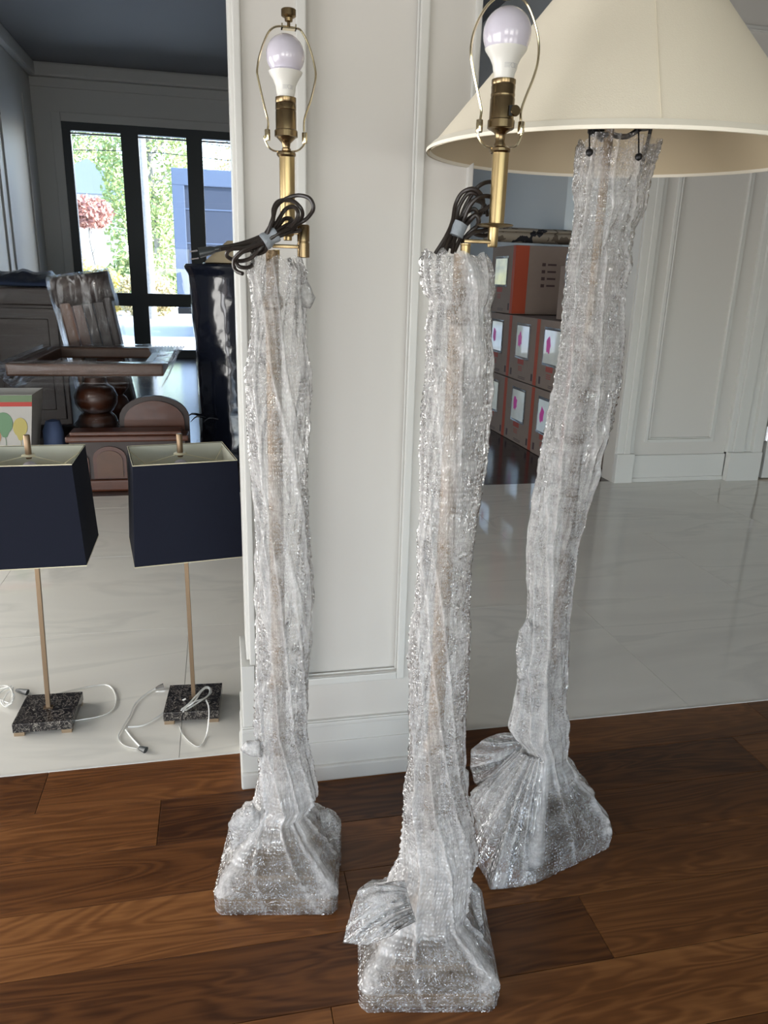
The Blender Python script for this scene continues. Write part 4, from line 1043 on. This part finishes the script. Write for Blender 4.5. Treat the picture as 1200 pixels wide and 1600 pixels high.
# pedestal table with an open frame top
tb = thing('wrapped_table', 'film-wrapped wooden pedestal table with an open frame top, in front of the footboard', 'table', (-.80, 5.3, 0))
fx0, fx1, fy0, fy1, fz = -1.24, -.34, 4.86, 6.05, .735
for a in ((fx0, fx1, fy0, fy0+.13), (fx0, fx1, fy1-.13, fy1)): G().box(a[0], a[1], a[2], a[3], fz-.075, fz, bev=.012).done('rail', 'wood_pale', tb)
for a in ((fx0, fx0+.12), (fx1-.12, fx1)): G().box(a[0], a[1], fy0+.13, fy1-.13, fz-.075, fz, bev=.012).done('rail', 'wood_pale', tb)
prof = [(.10, .12), (.12, .14), (.12, .17), (.07, .19), (.085, .23), (.115, .29), (.118, .33), (.10, .38), (.075, .405), (.09, .42), (.115, .46), (.12, .51), (.10, .56), (.065, .59), (.06, .63), (.09, .65), (.09, .66)]
g = G(); g.lathe(prof, (-.78, 5.08, 0), 36)
g.done('turned_leg', 'wood_mid', tb, True)
G().lathe(prof, (-.78, 5.85, 0), 28).done('turned_leg', 'wood_mid', tb, True)
G().box(-.90, -.66, 4.95, 6.0, .04, .12, bev=.02).done('stretcher', 'wood_dark', tb)
for yy in (5.0, 5.93):
    for sx in (-1, 1): G().lathe([(.0005, -.022), (.022, 0), (.0005, .022)], (-.78+sx*.10, yy, .024), 12).done('caster', 'black_metal', tb)
def tfilm(g):
    n = 60; secs = []
    loop = []
    for i in range(n):
        t = i/n*4; k = int(t); f = t-k
        cs = [(fx0-.03, fy0-.03), (fx1+.03, fy0-.03), (fx1+.03, fy1+.02), (fx0-.03, fy1+.02)]
        a, b = cs[k % 4], cs[(k+1) % 4]; loop.append((lerp(a[0], b[0], f), lerp(a[1], b[1], f)))
    cx_, cy_ = (fx0+fx1)/2, (fy0+fy1)/2
    levels = [(.82, fz-.10), (.80, fz+.008), (1.0, fz+.012), (1.02, fz-.04), (.97, fz-.10), (.88, fz-.16)]
    for s_, z in levels:
        secs.append([g.bm.verts.new((cx_+(x-cx_)*s_, cy_+(y-cy_)*s_, z+.012*noise.noise(Vector((x*6, y*6, z*5))))) for x, y in loop])
    for A, B in zip(secs, secs[1:]):
        for i in range(n): j = (i+1) % n; g.bm.faces.new((A[i], A[j], B[j], B[i]))
g = G(); tfilm(g); g.done('stretch_film', 'stretch', tb, True)
g = G(); g.lathe([(r_+.012, z) for r_, z in prof], (-.78, 5.08, 0), 36, cap=False); g.done('leg_film', 'stretch', tb, True)
# loose fan of film at the table's right corner
c0 = Vector((fx1-.06, 5.62, fz-.02))
g = G(); pts = []
for i in range(25):
    t = i/24; pts.append((lerp(fx1-.16, fx1+.10, t), 5.75, fz+.028+.012*(i % 2)))
top_ = [g.bm.verts.new(p) for p in pts]; bot = [g.bm.verts.new((lerp(fx1-.08, fx1+.0, i/24), 5.28+.01*(i % 2), fz-.055)) for i in range(25)]
for i in range(24): g.bm.faces.new((top_[i], top_[i+1], bot[i+1], bot[i]))
o = g.done('film_fan', 'stretch_v', tb); 
# black wrapped drum with a cream shade lying on it
dm = thing('wrapped_drum', 'tall round column-like piece wrapped in glossy black plastic beside the white wall', 'furniture', (.11, 5.55, 0))
bm = bmesh.new(); rings = []
for i in range(90):
    z = lerp(.004, 1.335, i/89); ring = []
    Rz = interp([(0, .27, 0), (.3, .265, 0), (.8, .272, 0), (1.1, .285, 0), (1.25, .295, 0), (1.32, .325, 0), (1.335, .315, 0)], z)[0]
    for k in range(72):
        a = 2*math.pi*k/72; rr = Rz+.010*noise.noise(Vector((math.cos(a)*3, math.sin(a)*3, z*2.5)))+.004*noise.noise(Vector((math.cos(a)*8, math.sin(a)*8, z*14)))
        ring.append(bm.verts.new((.11+rr*math.cos(a), 5.55+rr*math.sin(a), z)))
    rings.append(ring)
for A, B in zip(rings, rings[1:]):
    for k in range(72): j = (k+1) % 72; bm.faces.new((A[k], A[j], B[j], B[k]))
bm.faces.new(rings[-1])
g = G(); g.bm.free(); g.bm = bm; g.done('black_film', 'black_wrap', dm, True)
G().lathe([(.25, .01), (.25, 1.31)], (.11, 5.55, 0), 40).done('column_body', 'wood_dark', dm, True)
g = G()
for a in (190, 215, 240):
    a = math.radians(a); p = Vector((.11+.25*math.cos(a), 5.55+.25*math.sin(a), .30)); g.tube([p, p+Vector((-.07, -.03, .02)), p+Vector((-.12, -.04, -.02))], lambda t: .012*(1-t)+.001, 6, 3)
split_loose(g.done('film_tail', 'black_wrap', dm, True))
cs_ = thing('loose_lamp_shade', 'beige cone lamp shade lying on top of the black-wrapped drum', 'lamp shade', (.15, 5.5, 1.338))
pr = [(.235, 1.337), (.20, 1.375), (.13, 1.44), (.07, 1.49)]
G().lathe(pr+[(r_-.004, z) for r_, z in pr][::-1], (.15, 5.5, 0), 56, cap=False).done('shade_fabric', 'shade_in', cs_, True)
G().lathe([(.236, 1.336), (.238, 1.341), (.234, 1.345)], (.15, 5.5, 0), 56, cap=False).done('rim_wire', 'antique', cs_, True)
# balloon gift bag
gb = thing('gift_bag', 'white gift bag printed with green, yellow and orange balloons', 'bag', (-1.27, 4.66, 0))
g = G(); n = 4
b0 = [(-1.42, 4.56), (-1.11, 4.56), (-1.11, 4.76), (-1.42, 4.76)]; t0 = [(-1.50, 4.52), (-1.03, 4.52), (-1.03, 4.80), (-1.50, 4.80)]
A = [g.bm.verts.new((x, y, .002)) for x, y in b0]; B = [g.bm.verts.new((x, y, .60)) for x, y in t0]; Ci = [g.bm.verts.new((x*.99-.013, y*.998+.01, .60)) for x, y in t0]; D = [g.bm.verts.new((x, y, .05)) for x, y in b0]
g.bm.faces.new(A[::-1])
for i in range(4): j = (i+1) % 4; g.bm.faces.new((A[i], A[j], B[j], B[i])); g.bm.faces.new((B[i], B[j], Ci[j], Ci[i])); g.bm.faces.new((Ci[i], Ci[j], D[j], D[i]))
g.done('bag_body', 'bagwhite', gb)
def bagp(u, z, off=.003):      # a point on the sloping front of the bag
    t = z/.60; xl, xr = lerp(-1.42, -1.50, t), lerp(-1.11, -1.03, t); return Vector((lerp(xl, xr, u), lerp(4.56, 4.52, t)-off, z))
def patch(name, u, z, ru, rz, mt_, tail=False):
    g = G(); f = [g.bm.verts.new(bagp(u+ru*math.cos(a), z+rz*math.sin(a)-(.02 if math.sin(a) < -.9 else 0), .0035)) for a in [2*math.pi*k/24 for k in range(24)]]; bk = [g.bm.verts.new(v.co+Vector((0, .003, 0))) for v in f]
    g.bm.faces.new(f); g.bm.faces.new(bk[::-1])
    for k in range(24): g.bm.faces.new((f[k], f[(k+1) % 24], bk[(k+1) % 24], bk[k]))
    if tail: g.tube([bagp(u, z-rz-.01), bagp(u+.01, z-rz-.05), bagp(u-.005, z-rz-.1)], .0015, 4, 3)
    return g.done(name, mt_, gb)
M['bg'] = plain('green_balloon_print', (.13, .24, .14), .7); M['by'] = plain('yellow_balloon_print', (.42, .36, .12), .7); M['bo'] = plain('orange_balloon_print', (.42, .23, .12), .7)
M['bgreen'] = plain('green_band_print', (.13, .19, .11), .7); M['bred'] = plain('red_band_print', (.40, .05, .04), .7)
patch('balloon_print', .66, .44, .11, .062, 'bg', True); patch('balloon_print', .86, .415, .09, .055, 'by', True); patch('balloon_print', .50, .37, .11, .062, 'bo', True); patch('balloon_print', .80, .22, .13, .06, 'bgreen'); patch('balloon_print', .22, .42, .1, .06, 'bg', True)
for z0_, z1_, mt_ in ((.56, .598, 'bgreen'), (.535, .56, 'bred')):
    g = G(); q = [bagp(.0, z0_), bagp(1, z0_), bagp(1, z1_), bagp(0, z1_)]; f = [g.bm.verts.new(p) for p in q]; bk = [g.bm.verts.new(p+Vector((0, .004, 0))) for p in q]
    g.bm.faces.new(f); g.bm.faces.new(bk[::-1])
    for k in range(4): g.bm.faces.new((f[k], f[(k+1) % 4], bk[(k+1) % 4], bk[k]))
    g.done('band_print', mt_, gb)
# carved bench / cabinet piece on the floor behind the table lamps
cv = thing('carved_cabinet', 'low carved chestnut wood cabinet piece with arched panels, on the floor under the wrapped table', 'cabinet', (-.66, 4.72, 0))
G().box(-.89, -.22, 4.66, 4.78, .0, .30, bev=.004).done('carcass', 'wood_dark', cv)
G().box(-.905, -.20, 4.63, 4.80, .30, .335, bev=.01).done('top_moulding', 'wood_mid', cv)
G().box(-.88, -.24, 4.645, 4.79, .335, .36, bev=.008).done('upper_moulding', 'wood_mid', cv)
G().box(-.905, -.20, 4.62, 4.80, .0, .07, bev=.012).done('plinth', 'wood_mid', cv)
for x_, w_, h_ in ((-.835, .05, .25), (-.665, .095, .26), (-.36, .075, .25)):
    poly = [(x_-w_, .075), (x_+w_, .075), (x_+w_, h_-.06)]+[(x_+w_*math.cos(a), h_-.06+w_*.75*math.sin(a)) for a in [math.pi*k/12 for k in range(1, 12)]]+[(x_-w_, h_-.06)]
    p_ = G().prism(poly, 4.645, 4.66).done('arched_panel', 'wood_mid', cv)
    poly2 = [(x_+(a-x_)*.78, .075+(b-.075)*.82+.012) for a, b in poly]
    G().prism(poly2, 4.638, 4.646).done('inset_panel', 'wood_pale', p_)
hd = thing('wrapped_headboard', 'dark arched wooden headboard standing behind the low carved cabinet', 'furniture', (-.42, 5.0, 0))
poly = [(-.62, 0.002), (-.20, .002), (-.20, .40)]+[(-.41+.21*math.cos(a), .40+.14*math.sin(a)) for a in [math.pi*k/14 for k in range(1, 14)]]+[(-.62, .40)]
G().prism(poly, 4.86, 4.90).done('board', 'wood_dark', hd)
poly2 = [(-.41+(a+.41)*.86, b*.93+.01) for a, b in poly]
G().prism([(a, b) for a, b in poly2], 4.845, 4.862).done('raised_panel', 'wood_mid', hd)
# blue blanket bundle beside the bag
bb_ = G(); bb_.lathe([(.055, .001), (.062, .05), (.06, .25), (.058, .36), (.04, .42), (.01, .43)], (-.975, 4.70, 0), 28)
for v in bb_.bm.verts: v.co += Vector((noise.noise(v.co*9)*.012, noise.noise(v.co*9+Vector((3, 3, 3)))*.02, 0))
tag(bb_.done('blanket_bundle', 'blue_pad', smooth=True, loc=(-.975, 4.70, 0)), 'dark blue moving blanket bundled between the gift bag and the turned leg', 'blanket')
# ------------------------------------------------------------------ outdoors
struct(G().box(-60, 60, 12.72, 120, -.3, -.12).done('floor', 'drive'))
pav = thing('patio', 'grey stone patio slabs just outside the far window', 'patio', (-.7, 13.6, -.12))
for iy in range(6):
    for ix in range(9):
        x_, y_ = -3.4+ix*.62+(iy % 2)*.3, 12.8+iy*.5
        G().box(x_+.012, x_+.608, y_+.012, y_+.488, -.12, -.085+.004*((ix*7+iy*3) % 3), bev=.008).done('slab', 'drive', pav)
def foliage(name, root, c, rad, n, size, mt_, seed, hole=.0):
    rr = random.Random(seed); vs = []; fs = []
    for i in range(n):
        while True:
            p = Vector((rr.uniform(-1, 1), rr.uniform(-1, 1), rr.uniform(-1, 1)))
            if p.length < 1 and noise.noise(p*2.5+Vector((seed, 0, 0))) > hole-.25: break
        p = Vector((p.x*rad[0], p.y*rad[1], p.z*rad[2]))+Vector(c)
        u = Vector((rr.gauss(0, 1), rr.gauss(0, 1), rr.gauss(0, 1))).normalized(); w = u.orthogonal().normalized(); s_ = size*rr.uniform(.6, 1.3); b = len(vs)
        vs += [p+u*s_, p+w*s_*.55, p-u*s_, p-w*s_*.55]; fs.append((b, b+1, b+2, b+3))
    off = world_loc(root); me = bpy.data.meshes.new(name); me.from_pydata([v-off for v in vs], [], fs); me.materials.append(M[mt_])
    o = bpy.data.objects.new(name, me); COL.objects.link(o); o.parent = root; o['kind'] = 'stuff'; return o
def tree(label, x, y, h, rad, n, size, mt_, seed, trunk=.18, cz=None, hole=0):
    rt = thing('tree', label, 'tree', (x, y, -.12), 'garden trees beyond the driveway')
    cz = cz or h*.6
    g = G().tube([(x, y, -.12), (x+.1, y, h*.3), (x-.05, y, h*.6), (x+.1, y, h*.9)], lambda t: trunk*(1-.8*t), 8, 4)
    rr = random.Random(seed)
    for k in range(12):
        z_ = h*(.3+.5*k/12); a = rr.uniform(0, 6.28); q = Vector((math.cos(a)*rad[0]*.7, math.sin(a)*rad[1]*.7, h*.15)); g.tube([(x, y, z_), Vector((x, y, z_))+q*.5, Vector((x, y, z_))+q], lambda t: trunk*.35*(1-.8*t), 5, 2)
    g.done('trunk', 'bark', rt, True); foliage('foliage', rt, (x, y, cz), rad, n, size, mt_, seed, hole); return rt
tree('pale autumn tree at the left edge of the far window', -7.6, 32, 9, (1.6, 1.5, 3.6), 5200, .12, 'leaf_p', 3, cz=3.4, hole=.12)
tree('yellow-green leafy tree above the white house', -9.2, 53, 14, (4.6, 2, 5.4), 9000, .15, 'leaf_g', 5, cz=7.4, hole=.1)
tree('sunlit yellow-green tree behind the pale pole', -2.9, 41, 12, (2.6, 2, 5.2), 8000, .13, 'leaf_g', 7, cz=5.2, hole=.2)
tree('bare pale tree above the trailer roof', 2.6, 47, 11, (2.6, 1.8, 4.2), 3600, .12, 'leaf_p', 9, cz=7.4, hole=.25)
def bush(label, x, y, rad, n, size, mt_, seed):
    rt = thing('bush', label, 'bush', (x, y, -.12))
    g = G()
    for k in range(5): a = k*1.3; g.tube([(x, y, -.12), (x+.5*rad[0]*math.cos(a), y+.4*rad[1]*math.sin(a), rad[2]*1.2)], lambda t: .03*(1-.7*t), 5, 1)
    g.done('stems', 'bark', rt); foliage('foliage', rt, (x, y, rad[2]*.85-.1), rad, n, size, mt_, seed); return rt
bush('low yellow shrub under the pale autumn tree', -5.4, 25.5, (1.5, .8, .95), 3600, .09, 'leaf_y', 11)
bush('yellow-brown shrub just left of the first window mullion', -3.95, 28.2, (1.0, .8, .85), 2600, .09, 'leaf_y', 12)
tree('small round red-leaved tree in front of the white house', -4.75, 33, 4.4, (.95, .8, .62), 2000, .09, 'leaf_r', 13, trunk=.06, cz=3.45)
bush('pale pinkish bush below the small red tree', -5.3, 30.9, (.8, .6, 1.25), 2200, .09, 'leaf_p', 33)
bush('dense green hedge at the foot of the pale pole', -2.6, 31, (1.6, .9, 1.15), 5000, .10, 'leaf_g', 14)
bush('dry pale shrub in front of the green hedge', -2.3, 27.2, (1.0, .6, .75), 2200, .08, 'leaf_p', 15)
pl_ = thing('utility_pole', 'tall pale utility pole seen in the middle window bay', 'pole', (-2.05, 25.5, -.12))
G().tube([(-2.02, 25.5, -.12), (-2.05, 25.5, 9)], lambda t: .15-.04*t, 12, 1).done('shaft', 'bark', pl_, True)
g = G()
for z_ in (4.6, 5.0): g.tube([(-5.5, 26, z_), (-2.05, 25.5, z_+.1), (1.5, 26, z_-.0)], .012, 5, 6)
split_loose(g.done('cable', 'black_metal', pl_))
hs = thing('house', 'small white house with a dark sloping roof far beyond the red shrub', 'house', (-6.4, 47, 0))
G().box(-7.2, -4.75, 46, 50, -.12, 5.5).done('wall', 'housew', hs)
g = G(); poly = [(-8.2, 5.9), (-7.9, 6.2), (-6.4, 6.9), (-4.2, 5.35), (-4.35, 5.2), (-8.0, 5.2)]; g.prism(poly, 45.4, 50.6).done('roof', 'roof', hs)
for x_ in (-6.5, -5.95, -5.4):
    f_ = G().box(x_-.2, x_+.2, 45.94, 46.0, 4.0, 5.0).done('window', 'roof', hs); G().box(x_-.15, x_+.15, 45.92, 45.95, 4.08, 4.92).done('pane', 'glass', f_)
tk = thing('moving_trailer', 'blue-grey moving truck box parked outside the right bay of the far window', 'truck', (.6, 18.6, -.12))
X0, X1, Y0_, Z0_, Z1_ = -.865, 1.75, 18.0, .55, 3.42
split_loose(G().box(X0, X0+.26, Y0_, Y0_+.12, Z0_, Z1_, bev=.02).box(X1-.2, X1, Y0_, Y0_+.12, Z0_, Z1_, bev=.02).done('door_post', 'truck', tk))
G().box(X0, X1, Y0_-.01, Y0_+.12, Z1_-.34, Z1_, bev=.02).done('roof_rail', 'truck', tk)
G().box(X0+.26, X1-.2, Y0_+.05, Y0_+.09, Z0_, Z1_-.34).done('roller_door', 'truck_in', tk)
for z_ in (1.2, 1.9, 2.6): G().box(X0+.26, X1-.2, Y0_+.035, Y0_+.05, z_, z_+.03).done('door_rib', 'truck', tk)
G().box(X0+.02, X1-.02, Y0_+.12, Y0_+5, Z0_, Z1_-.01).done('cargo_body', 'truck', tk)
G().box(X0, X1, Y0_-.1, Y0_+.1, Z0_-.14, Z0_, bev=.02).done('bumper', 'black_metal', tk)
for x_ in (X0+.45, X1-.45):
    for y_ in (18.9, 21.8): G().lathe([(.2, -.13), (.33, -.12), (.335, 0), (.33, .12), (.2, .13)], (x_, y_, .215), 28, rot=Matrix.Rotation(math.radians(90), 3, 'Y')).done('wheel', 'black_metal', tk, True)
